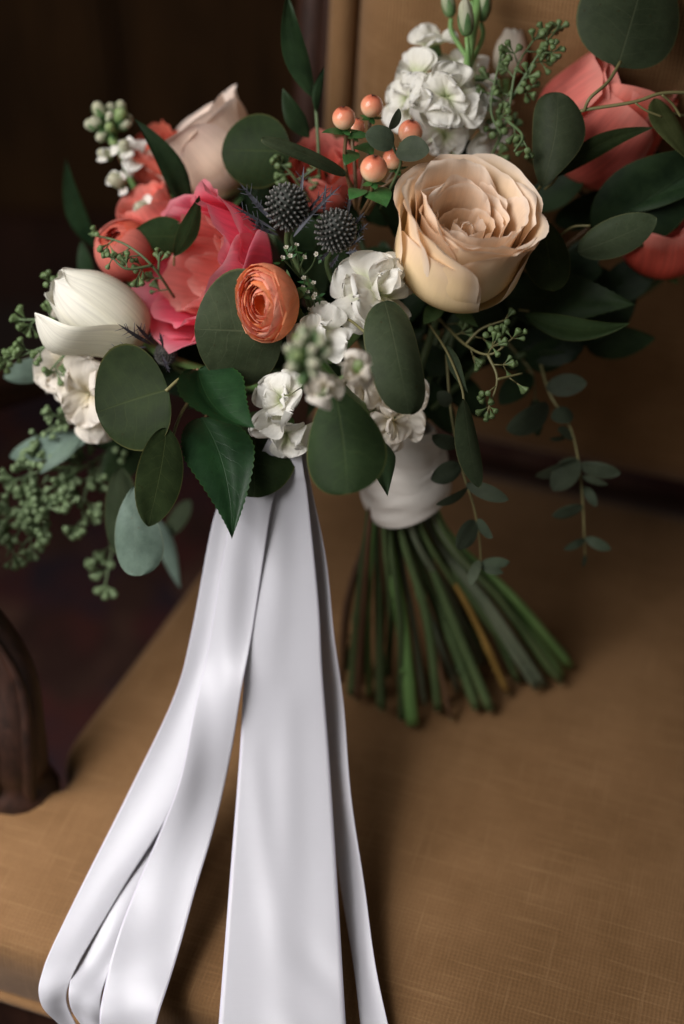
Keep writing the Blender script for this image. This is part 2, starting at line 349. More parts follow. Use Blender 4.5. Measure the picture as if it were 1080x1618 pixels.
def wshape(v, m, p1, q1, p2, q2, w0=0.0):
    x = np.where(v < m, (m - v) / m, (v - m) / (1 - m))
    a = (1 - np.clip(x, 0, 1) ** p1) ** (1 / q1); b = (1 - np.clip(x, 0, 1) ** p2) ** (1 / q2)
    return np.where(v < m, w0 + (1 - w0) * a, b)

# ---- a petal that wraps round its flower's axis (+Z of the flower)
def cup_petal(prof, phi, W, rng, rho=1.0, m=0.62, ruf=0.0, fu=4.0, flare=0.0, curlback=0.0, nu=13, nv=15, w0=0.18, notch=0.0, q2=2.0, twist=0.0, tuck=0.0, broad=0.0):
    vv = np.sin(np.linspace(0, 1, nv) * PI / 2) ** 1.0 * 0.5 + np.linspace(0, 1, nv) * 0.5
    vv[-1] = 0.998
    pr = spline([(a, b, 0) for a, b in prof], 60); t60 = np.linspace(0, 1, 60)
    r = np.interp(vv, t60, pr[:, 0]); z = np.interp(vv, t60, pr[:, 1])
    hw = W * wshape(vv, m, 2, 1.6, 2.4, q2, w0)
    if broad: hw = W * (w0 + (1 - w0) * np.sin(np.clip(vv / m, 0, 1) * PI / 2) ** 1.2) * (1 - .10 * np.clip((vv - m) / (1 - m), 0, 1) ** 2)
    r_of = lambda x: np.interp(x, t60, pr[:, 0]); z_of = lambda x: np.interp(x, t60, pr[:, 1])
    uu = np.sin(np.linspace(-1, 1, nu) * PI / 2 * 0.96) / math.sin(PI / 2 * 0.96)
    g = wob(rng, 4, fu, 3.0); g6 = wob(rng, 3, 7.0, 4.0); vs = []; uv = []
    for j in range(nv):
        for u in uu:
            v = vv[j] * (1 - broad * abs(u) ** 2.4) if broad else vv[j]
            rj, zj = (float(r_of(v)), float(z_of(v))) if broad else (r[j], z[j])
            rh = max(rj * rho, 0.0025, hw[j] / 2.7)
            th = u * hw[j] / rh
            e = ruf * g(u * 2, v * 2) * v ** 2.2 * (0.35 + 0.65 * abs(u)) + flare * abs(u) ** 2.6 * v ** 1.5
            e += ruf * .22 * g6(u * 2.2, v * 2) * v ** 4 + tuck * u * v; rr = rh + e; xr = rj - rh + rr * math.cos(th); xt = rr * math.sin(th) + twist * v * v
            zz = zj - notch * math.exp(-(u / 0.16) ** 2) * max(0, (v - 0.75) * 4) - curlback * abs(u) ** 3 * v ** 3
            zz += ruf * 0.5 * g(v * 2 + 3, u * 2.4) * v ** 3
            vs.append((xr * math.cos(phi) - xt * math.sin(phi), xr * math.sin(phi) + xt * math.cos(phi), zz)); uv.append((u * .5 + .5, vv[j]))
    return mesh_from('petal', vs, gridfaces(nu, nv), uv)

# ---- a blade (leaf or flat petal) from base to tip, its face towards nvec
SH = dict(round=(.50, 2, 2, 2, 2), broad=(.46, 2.2, 2.1, 2.0, 1.75), ovate=(.40, 2, 1.9, 1.7, 1.15), lance=(.42, 1.8, 1.3, 1.6, 1.05),
          drop=(.62, 1.7, 1.2, 2.2, 2.2), oblong=(.52, 2.6, 2.2, 2.6, 2.2), petal=(.68, 1.6, 1.1, 2.6, 2.4), ellip=(.5, 2, 1.7, 2, 1.5), acumin=(.36, 2, 1.9, 1.25, 0.95))
def blade(base, tip, width, nvec, shape='round', arch=0.0, fold=0.0, wave=0.0, twist=0.0, curl=0.0, bend=0.0, serr=0, rng=None, nu=11, nv=19, fu=2.0, wavep=1.5, wobble=0.0, crk=0.0):
    base = np.asarray(base, float); tip = np.asarray(tip, float); rng = rng or random.Random(1)
    L = np.linalg.norm(tip - base); Y = (tip - base) / L; N0 = nrm(nvec - Y * (nvec @ Y)); X0 = np.cross(Y, N0)
    s = (1 - np.cos(np.linspace(0.03, 1, nv) * PI)) / 2; s[-1] = 0.999; s[0] = 0.0008
    hw = width / 2 * wshape(s, *SH[shape]); uu = np.linspace(-1, 1, nu); uu = np.sign(uu) * np.abs(uu) ** 0.85
    g = wob(rng, 3, fu, 5.0); g2 = wob(rng, 3, 1.0, 7.0); g3 = wob(rng, 4, 4.0, 9.0); vs = []; uv = []
    for j in range(nv):
        c, sn = math.cos(twist * (s[j] - .5)), math.sin(twist * (s[j] - .5)); X = X0 * c + N0 * sn; N = N0 * c - X0 * sn
        for u in uu:
            k = 1 + wobble * g2(np.sign(u) * 2, s[j])
            x = u * hw[j] * k; h = fold * abs(x) + arch * L * 4 * s[j] * (1 - s[j]) - curl * x * x / max(width, 1e-5) * 4
            h += wave * L * (g(u * 1.5, s[j]) * abs(u) ** wavep + .35 * crk * g3(u * 3, s[j] * 2) * s[j] ** 2)
            y = s[j] * L
            if serr and abs(u) > .98: x += (0.5 if (j % 2) else -0.5) * serr * np.sign(u) * min(1, hw[j] / width * 4); 
            vs.append(base + Y * y + X * (x + bend * L * 4 * s[j] * (1 - s[j])) + N * h); uv.append((u * .5 + .5, s[j]))
    return vs, gridfaces(nu, nv), uv

def leaf(T, b, t, width, mat, shape='round', roll=0, tilt=0, name='leaf', parent=None, seed=1, **kw):
    """b, t: (px, py, distance); width in photo pixels; roll turns the face about the midrib"""
    B, Tt = P(*b), P(*t); d = (b[2] + t[2]) / 2; Y = nrm(Tt - B); n = -FW
    n = nrm(n - Y * (n @ Y)); X = np.cross(Y, n); a = math.radians(roll); n = n * math.cos(a) + X * math.sin(a)
    kw['arch'] = kw.get('arch', .03) * 1.7; kw['curl'] = kw.get('curl', .04) * 1.8; kw['wave'] = kw.get('wave', .012) * 2.4; kw['wobble'] = kw.get('wobble', .02) * 1.6; kw.setdefault('twist', random.Random(seed * 7 + 1).uniform(-.35, .35))
    return T.addw(name, *blade(B, Tt, width * K(d), n, shape, rng=random.Random(seed), **kw), mat, parent)
def twig(T, pts, r, mat, name='twig', parent=None, rpx=True, nseg=7, knobs=()):
    d = np.mean([p[2] for p in pts]); k = K(d) if rpx else 1
    rr = [x * k for x in r] if hasattr(r, '__len__') else r * k
    return T.addw(name, *tube([P(*p) for p in pts], rr, nseg, knobs=knobs), mat, parent)

def lathe(prof, nseg=16):
    vs, uv = [], []; n = len(prof)
    for j, (r, z) in enumerate(prof):
        for k in range(nseg):
            a = 2 * PI * k / nseg; vs.append((r * math.cos(a), r * math.sin(a), z)); uv.append((k / nseg, j / (n - 1)))
    f = gridfaces(nseg, n, True); f.append(tuple(range(nseg))[::-1]); f.append(tuple(range((n - 1) * nseg, n * nseg)))
    return vs, f, uv
def frame_to(z, o=(0, 0, 0)):
    z = nrm(z); x = nrm(np.cross(V(.13, .97, .2), z)); R = np.stack([x, np.cross(z, x), z], 1)
    return Matrix.Translation(Vector(o)) @ Matrix(R.tolist()).to_4x4()

WRAPTOP = P(628, 690, 0.985)
def short_stem(T, start, dirv, mat='stemdark', r=0.0022, reach=0.55):
    a = np.asarray(start); e = a + (WRAPTOP - a) * reach
    T.addw('stem', *tube([a, a + np.asarray(dirv) * 0.02, a + (e - a) * 0.6 + np.asarray(dirv) * 0.012, e], [r, r, r, r], 7), mat)

# ------------------------------------------------------------------ setting: floor, rug, wall
def struct(name, verts, faces, mat, uvs=None, parent=None, kind='structure', smooth=False):
    m = mesh_from(name, verts, faces, uvs, smooth); m.materials.append(M[mat]); o = bpy.data.objects.new(name, m); COL.objects.link(o)
    if parent: o.parent = parent
    elif kind: o['kind'] = kind
    return o
def box(x0, x1, y0, y1, z0, z1):
    v = [(x, y, z) for z in (z0, z1) for y in (y0, y1) for x in (x0, x1)]
    return v, [(0, 2, 3, 1), (4, 5, 7, 6), (0, 1, 5, 4), (2, 6, 7, 3), (0, 4, 6, 2), (1, 3, 7, 5)]
fl = struct('floor', *box(-3, 3, -1.5, 1.82, -0.05, 0.0), 'floor')
wl = struct('wall', *box(-3, 3, 1.80, 1.9, 0.0, 2.6), 'wall')
for i in range(12):
    x = -1.75 + i * 0.29
    struct('wall_board', *box(x, x + 0.282, 1.775, 1.799, 0.16, 2.5), 'wall', parent=wl)
struct('skirting_board', *box(-2.9, 2.9, 1.765, 1.7985, 0.001, 0.155), 'wood', parent=wl)
rugT = Thing('rug', 'dark red and blue patterned rug on the floor behind the chair', 'rug', (-0.3, 0.7, 0.004))
nx, ny = 24, 24; vs = []; uv = []
for j in range(ny):
    for i in range(nx):
        vs.append((-1.0 + 2.0 * i / (nx - 1), -0.85 + 1.7 * j / (ny - 1), 0.008 + 0.0015 * math.sin(i * 1.7) * math.cos(j * 1.3))); uv.append((i / nx, j / ny))
rugT.add('rug_pile', mesh_from('rug_pile', vs, gridfaces(nx, ny), uv), 'rug')

# ------------------------------------------------------------------ armchair
EX, EF = V(0.951, -0.309, 0), V(-0.309, -0.951, 0)          # chair's right, chair's front
BL = V(-0.035, 0.985, 0)
chair = Thing('armchair', 'antique armchair with mustard brown woven upholstery and dark carved wood frame', 'armchair', (0.1, 0.62, 0))
outline = [(-.035, .985), (-.080, .895), (-.125, .803), (-.170, .710), (-.208, .632), (-.203, .610), (-.213, .588), (-.236, .573), (-.276, .574), (-.318, .556), (-.335, .522),
           (-.312, .492), (-.2, .455), (-.05, .402), (.1, .352), (.25, .302), (.36, .268), (.42, .275), (.445, .33), (.45, .45), (.448, .6), (.445, .75), (.44, .83), (.3, .877), (.15, .925), (.05, .957)]
o3 = [(x, y, 0) for x, y in outline]; oc = spline(o3 + [o3[0]], 241)[:-1]; cen = V(.10, .63, 0)
vs, uv = [], []; prof = [(1.0, -.075), (1.0, -.055), (1.0, -.038), (0.998, -.026), (.993, -.016), (.984, -.0075), (.97, -.002), (.95, .0015)] + [(x, None) for x in (.91, .85, .75, .62, .48, .34, .2, .08)]
for s_, dz in prof:
    for p in oc:
        q = cen + (p - cen) * s_
        z = SEAT + (dz if dz is not None else 0.0015 + 0.010 * (1 - ((s_) / .95) ** 2)) - 0.010
        q = V(q[0], q[1], z); vs.append(q); rel = q - BL
        uv.append((rel @ EX, rel @ EF + (dz * -1 if dz is not None and dz < -.03 else 0)))
nr = len(oc); f = gridfaces(nr, len(prof), True); cq = V(cen[0], cen[1], SEAT + 0.0015); vs.append(cq); uv.append(((cq - BL) @ EX, (cq - BL) @ EF)); kb = (len(prof) - 1) * nr
f += [(kb + i, kb + (i + 1) % nr, len(vs) - 1) for i in range(nr)]
seat = chair.addw('seat_cushion', vs, f, uv, 'fabric')
pts = [V(p[0], p[1], SEAT - 0.079) + (p - cen) * 0.004 for p in oc[::4]]
chair.addw('seat_welt', *tube(pts + [pts[0]], 0.0045, 8, n=240, cap=False), 'fabric', seat)
# rail under the cushion
vs, uv = [], []
for s_, z in ((.985, SEAT - .155), (.995, SEAT - .15), (1.0, SEAT - .13), (.998, SEAT - .095), (.985, SEAT - .086)):
    for p in oc: q = cen + (p - cen) * s_; vs.append(V(q[0], q[1], z)); uv.append((0, 0))
chair.addw('seat_rail', vs, gridfaces(nr, 5, True), uv, 'wood')
# backrest panel
def backpt(a, h, out): return BL + EX * a + V(0, 0, SEAT + h) - EF * (h * 0.16) + EF * out
na, nh = 60, 50; A0, A1, H0, H1, RR = 0.034, 0.50, 0.035, 0.56, 0.045; vs, uv = [], []
ea = lambda n: np.sign(np.linspace(-1, 1, n)) * (1 - (1 - np.abs(np.linspace(-1, 1, n))) ** 1.6)
for h in (H0 + H1) / 2 + ea(nh) * (H1 - H0) / 2:
    for a in (A0 + A1) / 2 + ea(na) * (A1 - A0) / 2:
        e = max(0.0, min(a - A0, A1 - a, h - H0, H1 - h)); k = min(1, e / RR); out = 0.050 * math.sqrt(max(0, 1 - (1 - k) ** 2)) + 0.012 * math.sin(PI * (a - A0) / (A1 - A0)) * math.sin(PI * min(1, max(0, (h - H0) / (H1 - H0))))
        vs.append(backpt(a, h, out)); uv.append((a, h))
back = chair.addw('backrest', vs, gridfaces(na, nh), uv, 'ribbed')
wp = [backpt(0.026, h, 0.022) for h in np.linspace(0.02, 0.57, 12)]
chair.addw('backrest_welt', *tube(wp, 0.011, 12, n=50), 'ribbed', back)
fp = [backpt(0.000, h, 0.004 + 0.004 * math.sin(h * 9)) for h in np.linspace(-0.06, 0.60, 14)]
chair.addw('backrest_frame', *tube(fp, 0.017, 14, n=60), 'wood')
fp = [backpt(0.012, h, 0.016) for h in np.linspace(-0.02, 0.58, 10)]
chair.addw('frame_bead', *tube(fp, 0.0042, 8, n=50), 'wood')
fp = [backpt(0.535, h, 0.006) for h in np.linspace(-0.06, 0.60, 10)]
chair.addw('backrest_frame', *tube(fp, 0.02, 12, n=40), 'wood')
chair.addw('backrest_frame', *tube([backpt(a, 0.585, 0.0) for a in np.linspace(-0.01, 0.545, 8)], 0.022, 12, n=40), 'wood')
chair.addw('backrest_frame', *tube([backpt(a, -0.03, -0.01) for a in np.linspace(-0.01, 0.545, 8)], 0.02, 12, n=40), 'wood')
# arm support: carved S-curved post beside the seat, then the arm
ap = [V(-.232, .590, .36), V(-.234, .592, .44), V(-.231, .602, .485), V(-.233, .626, .530), V(-.255, .646, .572), V(-.282, .650, .62), V(-.276, .640, .66)]
chair.addw('arm_support', *tube(ap, [.022, .023, .021, .018, .016, .017, .02], 16, n=70, knobs=((.16, .03, .25), (.22, .02, -.12))), 'wood')
for k, off in enumerate((-.014, .012)):
    chair.addw('carved_ridge', *tube([p + V(off * .9, -.016, .004) for p in ap[:-1]], [.004, .005, .005, .004, .003, .003], 8, n=50), 'wood')
chair.addw('armrest', *tube([V(-.272, .60, .668), V(-.275, .66, .672), V(-.285, .78, .64), V(-.20, .93, .56), V(-.04, 1.0, .53)], [.017, .021, .018, .016, .016], 12, n=40), 'wood')
chair.addw('chair_leg', *tube([V(-.25, .56, .36), V(-.262, .54, .25), V(-.255, .55, .12), V(-.27, .53, .012)], [.026, .03, .018, .014], 12, n=40), 'wood')
chair.addw('chair_leg', *tube([V(.41, .32, .36), V(.42, .30, .25), V(.41, .31, .12), V(.43, .29, .012)], [.026, .03, .018, .014], 12, n=40), 'wood')
chair.addw('chair_leg', *tube([V(-.01, .985, .40), V(-.015, 1.0, .2), V(-.02, 1.04, .012)], [.024, .02, .016], 12, n=30), 'wood')
chair.addw('chair_leg', *tube([V(.46, .84, .40), V(.46, .85, .2), V(.48, .89, .012)], [.024, .02, .016], 12, n=30), 'wood')

# ------------------------------------------------------------------ stems and wrap of the bouquet
GB = 'flowers of the bouquet'; GE = 'eucalyptus sprigs of the bouquet'; GL = 'dark foliage of the bouquet'; GR = 'white satin ribbon tails'
rg = random.Random(5)
sb = Thing('stem_bundle', 'bundle of cut green and brown stems flaring out below the white wrap', 'stems', P(640, 850, 1.02))
def seatd(py): return 0.86 / (C45 + C45 * (py - 809) / 2250)
ends = [(538, 1075, 'stembrown', 7, -6), (556, 1095, 'stemdark', 9, 0), (575, 1060, 'stemdark', 7, 0), (596, 1085, 'stembrown', 6, 0), (612, 1065, 'stemdark', 7, 0), (634, 1135, 'stemdark', 8, 0), (651, 1143, 'stem', 11, 0),
        (668, 1080, 'stemdark', 8, 0), (692, 1120, 'stemdark', 8, 0), (711, 1133, 'stembrown', 6, 0), (728, 1070, 'stemdark', 8, 0), (752, 1118, 'stemdark', 9, 0), (774, 1120, 'stemdark', 8, 0), (800, 1092, 'stemochre', 6, 0), (818, 1075, 'stemdark', 8, 0),
        (846, 1086, 'stemgrey', 8, 0), (868, 1062, 'stemdark', 8, 0), (882, 1066, 'stem', 11, 0), (898, 1050, 'stem', 8, 0), (893, 1036, 'stemdark', 8, 0), (745, 1090, 'stembrown', 6, 0), (605, 1120, 'stemdark', 7, 0), (690, 1050, 'stembrown', 7, 0), (790, 1050, 'stemdark', 8, 0), (845, 1030, 'stemdark', 8, 0)]
rs = random.Random(41)
for k in range(20):
    x = 548 + k * 18 + rs.uniform(-6, 6); ends.append((x, 1112 - abs(x - 660) * .22 + rs.uniform(-45, 18), rs.choice(('stemdark', 'stemdark', 'stembrown', 'stemgrey', 'stem')), rs.uniform(5, 8), 0))
for i, (x, y, m, r, _) in enumerate(ends):
    e = P(x, y, seatd(y) - 0.006); f_ = (x - 535) / 385
    top = P(593 + f_ * 78 + rg.uniform(-6, 6), 715 + rg.uniform(-8, 8), 0.985 + rg.uniform(-.009, .009))
    mid = P(577 + f_ * 130 + rg.uniform(-4, 4), 835, 1.012 + rg.uniform(-.016, .02))
    r *= rg.uniform(.62, 1.1) if m != 'stem' else 1.0
    k2 = mid + (e - mid) * 0.5 + V(rg.uniform(-.005, .005), rg.uniform(-.004, .004), .006 * rg.random())
    o = sb.addw('stem', *tube([top, mid, k2, e], [r * .72 * K(1.03)] * 2 + [r * .95 * K(1.05)] * 2, 9, n=30, knobs=((rg.uniform(.55, .9), .012, .28), (rg.uniform(.3, .55), .012, .2))), m)
    for q in range(rg.randint(0, 2)):
        s0 = mid + (e - mid) * rg.uniform(.3, .9); sd_ = nrm(V(rg.uniform(-1, 1), -.6, rg.uniform(-.2, .6))); sb.addw('leaf_scar', *tube([s0, s0 + sd_ * r * 1.5 * K(1.05)], [r * .38 * K(1.05), r * .2 * K(1.05)], 6, n=3), m, o)
    dirv = nrm(e - k2); x_ = nrm(np.cross(dirv, V(1, 0, .1))); y_ = np.cross(dirv, x_); rr = r * .88 * K(1.05)
    vs = [e + dirv * .0006 + rr * (x_ * math.cos(a) + y_ * math.sin(a)) for a in np.linspace(0, 2 * PI, 10)[:-1]]
    sb.addw('cut_end', vs, [tuple(range(9))], [(0, 0)] * 9, 'cut', o, smooth=False)

wr = Thing('bouquet_wrap', 'ivory satin band wound around the bouquet stems', 'wrap', P(640, 845, 1.01))
w0, w1 = P(648, 794, 1.008), P(622, 680, 0.985); ax = nrm(w1 - w0); wx = nrm(RT - ax * (RT @ ax)); wy = np.cross(ax, wx); Lw = np.linalg.norm(w1 - w0)
turns = [(0.02, .48, 0.0300, .03, 7), (.10, .60, .0318, -.12, 3), (.34, .84, .0300, .13, -4), (.58, 1.06, .0290, -.09, 5)]
for i, (a, b, r, tilt, _) in enumerate(turns):
    vs, uv = [], []; n = 64; g = wob(random.Random(i + 3), 4, 3, 4)
    for j, s_ in enumerate(np.linspace(0, 1, 21)):
        for k in range(n):
            th = 2 * PI * k / n; z = (a + (b - a) * s_) * Lw + tilt * Lw * math.cos(th + i * 2.0) * 1.6
            rad = (r + 0.0010 * math.sin(PI * s_) + .0022 * s_ + .0006 * g(math.sin(th) * 2, s_ * 2 + math.cos(th))) * (1 - 0.10 * s_)
            if j == 0 or j == 20: rad -= 0.0004
            rad += .00035 * math.sin(s_ * 17 + th * 1.0 + 2.2 * math.sin(th * 2 + i)) * (math.sin(PI * s_) ** .5) * (.4 + .6 * math.sin(th * 1.5 + i * 2) ** 2)
            rad += .0007 * math.sin(th * 3 + s_ * 9 + i) * math.sin(PI * s_)
            vs.append(w0 + ax * z + rad * (wx * math.cos(th) + wy * math.sin(th) * .92)); uv.append((s_, k / n))
    wr.addw('wrap_turn', vs, gridfaces(n, 21, True), uv, 'wrap')

# ------------------------------------------------------------------ ribbons
def ribbon(label, rows, mat='satin', seed=1, amp=0.0016, lip=0.0, nacross=25, n=130, creases=()):
    """rows: (left px, right px, py, distance left, distance right)"""
    Lp = spline([P(a, y, dl) for a, b, y, dl, dr in rows], n); Rp = spline([P(b, y, dr) for a, b, y, dl, dr in rows], n); amp *= 1.3
    T = Thing('ribbon', label, 'ribbon', (Lp[-1] + Rp[-1]) / 2, GR); g = wob(random.Random(seed), 3, 1.6, 15.0); g2 = wob(random.Random(seed + 9), 2, 2.0, 3.0)
    vs, uv = [], []
    for j in range(n):
        t = j / (n - 1); X = Rp[j] - Lp[j]; wd = np.linalg.norm(X); T_ = Lp[min(n - 1, j + 1)] - Lp[max(0, j - 1)]; N = nrm(np.cross(X, T_)); N = N if N @ FW < 0 else -N
        for i in range(nacross):
            u = i / (nacross - 1)
            h = amp * g(u * 2, t * 2.2) + amp * 0.35 * g2(u * 2.5 + t * 1.5, t) + lip * wd * (u - .5) ** 2 * 4
            for (u0, t0, u1, t1, ca, cw) in creases:
                dx, dy = u1 - u0, (t1 - t0) * 8; k_ = max(0, min(1, ((u - u0) * dx + (t - t0) * 8 * dy) / (dx * dx + dy * dy))); q_ = math.hypot(u - u0 - k_ * dx, (t - t0) * 8 - k_ * dy); h += ca * math.exp(-(q_ / cw) ** 2) * math.sin(PI * (.1 + .8 * k_))
            vs.append(Lp[j] + X * u + N * h); uv.append((u, t * 8))
    o = T.addw('ribbon_tail', vs, gridfaces(nacross, n), uv, mat)
    md = o.modifiers.new('thickness', 'SOLIDIFY'); md.thickness = 0.0004
    return T
ribbon('narrow white satin ribbon at the far left curling over the seat edge',
       [(410, 440, 690, .94, .94), (368, 396, 760, .948, .945), (338, 368, 820, .955, .95), (303, 340, 1000, .962, .958), (275, 322, 1100, .960, .957), (203, 285, 1250, .953, .952), (128, 196, 1400, .938, .94), (80, 136, 1500, .922, .925), (66, 116, 1538, .916, .919), (61, 106, 1566, .914, .917), (68, 106, 1590, .918, .919), (90, 118, 1614, .925, .925), (122, 142, 1650, .935, .935)], seed=3, amp=.0022)
ribbon('second narrow white ribbon, between the far left one and the wide one',
       [(420, 445, 690, .945, .945), (382, 405, 760, .952, .95), (352, 378, 820, .958, .955), (322, 350, 1000, .966, .963), (300, 334, 1100, .964, .961), (240, 306, 1250, .957, .955), (170, 240, 1400, .942, .944), (126, 188, 1500, .928, .930), (113, 170, 1540, .920, .922), (109, 160, 1572, .915, .917), (115, 160, 1600, .915, .917), (133, 170, 1626, .919, .92), (162, 188, 1660, .928, .928)], seed=4, amp=.0016)
ribbon('wide white satin ribbon left of the dark gap',
       [(425, 455, 690, 0.923, 0.923), (392, 440, 760, 0.930, 0.928), (366, 427, 815, 0.935, 0.932), (332, 397, 1000, 0.945, 0.940), (312, 380, 1100, 0.945, 0.938), (278, 353, 1250, 0.938, .945), (216, 311, 1400, .933, .931), (180, 282, 1500, .916, .915), (163, 262, 1570, .905, .903), (158, 246, 1620, .898, .895), (165, 235, 1680, .905, .90)], seed=8, amp=.0018)
ribbon('widest white satin ribbon down the middle with creases near its end',
       [(445, 472, 690, .925, .925), (436, 480, 745, .93, .93), (424, 486, 785, .934, .934), (398, 503, 950, .942, .942), (386, 509, 1060, .945, .945), (378, 520, 1200, .944, .944), (362, 533, 1400, .925, .925), (345, 546, 1618, .885, .885), (340, 552, 1690, .87, .87)], seed=11, amp=.0020, creases=((.55, .55, .50, .86, .0022, .16), (.50, .86, .95, 1.0, .0030, .14), (.15, .62, .45, .80, .0018, .12), (.60, .80, 1.0, .84, -.002, .12), (.4, .25, .3, .5, .0012, .2)))
ribbon('slim white ribbon on the right of the widest ribbon',
       [(450, 476, 690, .94, .93), (462, 491, 750, .955, .94), (482, 523, 950, .972, .95), (500, 545, 1150, .975, .955), (540, 575, 1400, .950, .935), (570, 612, 1618, .905, .895), (580, 625, 1690, .89, .88)], seed=15, amp=.0012)

# ------------------------------------------------------------------ flower builders
def cupflower(name, label, cat, base, axis, layers, seed, mats, stemmat='stemdark', sepals=True, group=GB, stem=True):
    """layers: dicts with n, R, H, prof (fractions), W fraction and petal options"""
    T = Thing(name, label, cat, base, group, axis); rng = random.Random(seed); phi = rng.uniform(0, 6)
    for li, L in enumerate(layers):
        n = L['n']; phi += 2.4
        for i in range(n):
            sc = 1 + rng.uniform(-1, 1) * L.get('var', .05); hz = 1 + rng.uniform(-1, 1) * L.get('hvar', .05)
            pr = [(a * L['R'] * sc, b * L['H'] * hz) for a, b in L['prof']]
            W = L['W'] * (1 + rng.uniform(-.08, .1)); ph = phi + 2 * PI * i / n + rng.uniform(-1, 1) * L.get('jit', .18)
            ms = cup_petal(pr, ph, W, rng, rho=L.get('rho', 1.0), m=L.get('m', .62), ruf=L.get('ruf', 0), fu=L.get('fu', 4), flare=L.get('flare', 0) * rng.uniform(.5, 1.2), curlback=L.get('cb', 0) * rng.uniform(.3, 1.2), notch=L.get('notch', 0) * rng.random(), q2=L.get('q2', 2.0), tuck=L.get('tuck', 0), broad=L.get('broad', 0), nu=L.get('nu', 13), nv=L.get('nv', 15))
            T.add('petal', ms, L.get('mat', mats))
    if sepals:
        for i in range(5):
            a = i * 2 * PI / 5 + .3; dx = V(math.cos(a), math.sin(a), 0); r = layers[-1]['R']
            v = blade(dx * .003 + V(0, 0, -.001), dx * r * .75 + V(0, 0, -r * .12), r * .3, V(0, 0, 1), 'lance', arch=-.06, nu=5, nv=9)
            T.add('sepal', mesh_from('sepal', *v), 'calyx')
    if stem: short_stem(T, np.asarray(base), -nrm(axis), stemmat, .0026)
    return T

# ---- large peach garden rose
r_base = P(704, 462, .945)
def rl(n, R, H, top, lip, W, **k):
    return dict(n=n, R=R, H=H, prof=[(.12, 0), (.62, .12), (.95, .38), (1.0, .68), (top, .93), (lip, 1.0)], W=W, **k)
RK = dict(broad=.30, m=.45, hvar=.07, jit=.35, var=.08, fu=3.2, nu=27, nv=23)
cupflower('rose', 'large peach garden rose in full bloom beside the berries', 'rose', r_base, D(.20, .60, .77), [
    rl(3, .0060, .052, .74, .62, .010, ruf=.0018, rho=.9, hvar=.12, tuck=.001, mat='rose', m=.52), rl(3, .0105, .056, .95, .92, .016, ruf=.0026, tuck=.002, mat='rose', **{**RK, 'hvar': .12}), rl(3, .0155, .062, 1.03, 1.04, .023, ruf=.0034, tuck=.0028, mat='rose', **{**RK, 'hvar': .10, 'var': .12}),
    rl(3, .0205, .067, 1.05, 1.09, .030, ruf=.0040, tuck=.0036, mat='rose', **{**RK, 'hvar': .08, 'var': .1}), rl(4, .0250, .072, 1.07, 1.13, .033, ruf=.0052, cb=.002, tuck=.0044, mat='rose', **RK),
    rl(4, .0292, .075, 1.08, 1.16, .038, ruf=.0054, flare=.001, cb=.003, tuck=.0048, mat='rose', **RK), rl(4, .0332, .076, 1.09, 1.19, .043, ruf=.0054, flare=.002, cb=.005, tuck=.0048, mat='rose', **RK),
    rl(4, .0370, .075, 1.09, 1.21, .047, ruf=.0050, flare=.002, cb=.008, tuck=.0046, **RK), rl(4, .0402, .072, 1.07, 1.20, .050, ruf=.0038, flare=.002, cb=.012, tuck=.004, **RK),
    rl(3, .0425, .062, 1.01, 1.08, .040, ruf=.0016, cb=.010, **{**RK, 'q2': 1.6})], 21, 'rose_out')

# ---- apricot ranunculus: many thin petals wrapped round a globe
def globe_prof(a1): 
    return [(max(.10, math.sin(t)), 1 - math.cos(t)) for t in np.linspace(.12, a1, 7)]
def ranunculus(label, base, axis, R, seed, mats, closed=2.55, nlay=9, name='ranunculus', group=GB, squash=1.0, ruf=.0006):
    lay = []
    for i in range(nlay):
        f_ = (i + 1) / nlay; r = R * (.30 + .70 * f_); a1 = closed - (.62 if closed < 2.6 else .30) * f_
        lay.append(dict(n=3 + (i > 2) + (i > 5), R=r, H=r * squash, prof=[(x, z + (R - r) / r * .9) for x, z in globe_prof(a1 + .1 * math.sin(i * 2))], W=r * (1.15 if i < nlay - 2 else 1.0), ruf=ruf, m=.58, jit=.3, var=.012, hvar=.03, nu=15, nv=17, q2=2.3, mat=mats[i % len(mats)] if i < nlay - 2 else mats[0]))
    return cupflower(name, label, 'ranunculus', base, axis, lay, seed, mats[0], group=group)
ranunculus('apricot ranunculus with tightly wrapped petals on a round grey green leaf', P(455, 473, .905), D(-.56, -.22, .78), 54 * K(.89), 4, ['apricot', 'apricotpink'], squash=1.12, nlay=10, closed=2.5).o.scale = (.92, 1.16, 1.0)

# ---- peonies
def peony(label, base, axis, R, H, seed, mats, open_=1.0, group=GB, name='peony', ruf=.006, top=None):
    lay = []
    for i, (f_, n, hh) in enumerate(((.36, 3, .72), (.62, 4, .88), (.84, 4, .98), (1.0, 5, 1.0))):
        r = R * f_; tp = (1.0 + .14 * open_ * f_) if top is None else top
        lay.append(dict(n=n, R=r, H=H * hh, prof=[(.15, 0), (.7, .12), (1.0, .42), (1.0 + (tp - 1) * .4, .75), (tp, 1.0)], W=r * 1.12 + .004, ruf=ruf * (.5 + .5 * f_), fu=3.4, tuck=.005 * f_, broad=.26 if top is None else .17, flare=.003 if top is None else 0, notch=.007, m=.66, jit=.4, var=.10, hvar=.12, nu=25, nv=21, q2=2.4, mat=mats[i % len(mats)]))
    return cupflower(name, label, 'peony', base, axis, lay, seed, mats[0], group=group)
peony('bright pink ruffled peony behind the round grey leaf', P(395, 440, .975), D(-.66, .06, .62), 104 * K(.93), .060, 6, ['pinkdull', 'pinkdull', 'pink', 'pink'], 1.5, ruf=.009)
peony('big coral red peony at the upper right under a round eucalyptus leaf', P(890, 268, 1.015), D(.50, .60, .50), 104 * K(.97), .080, 12, ['coral'], .1, ruf=.005, top=.74)
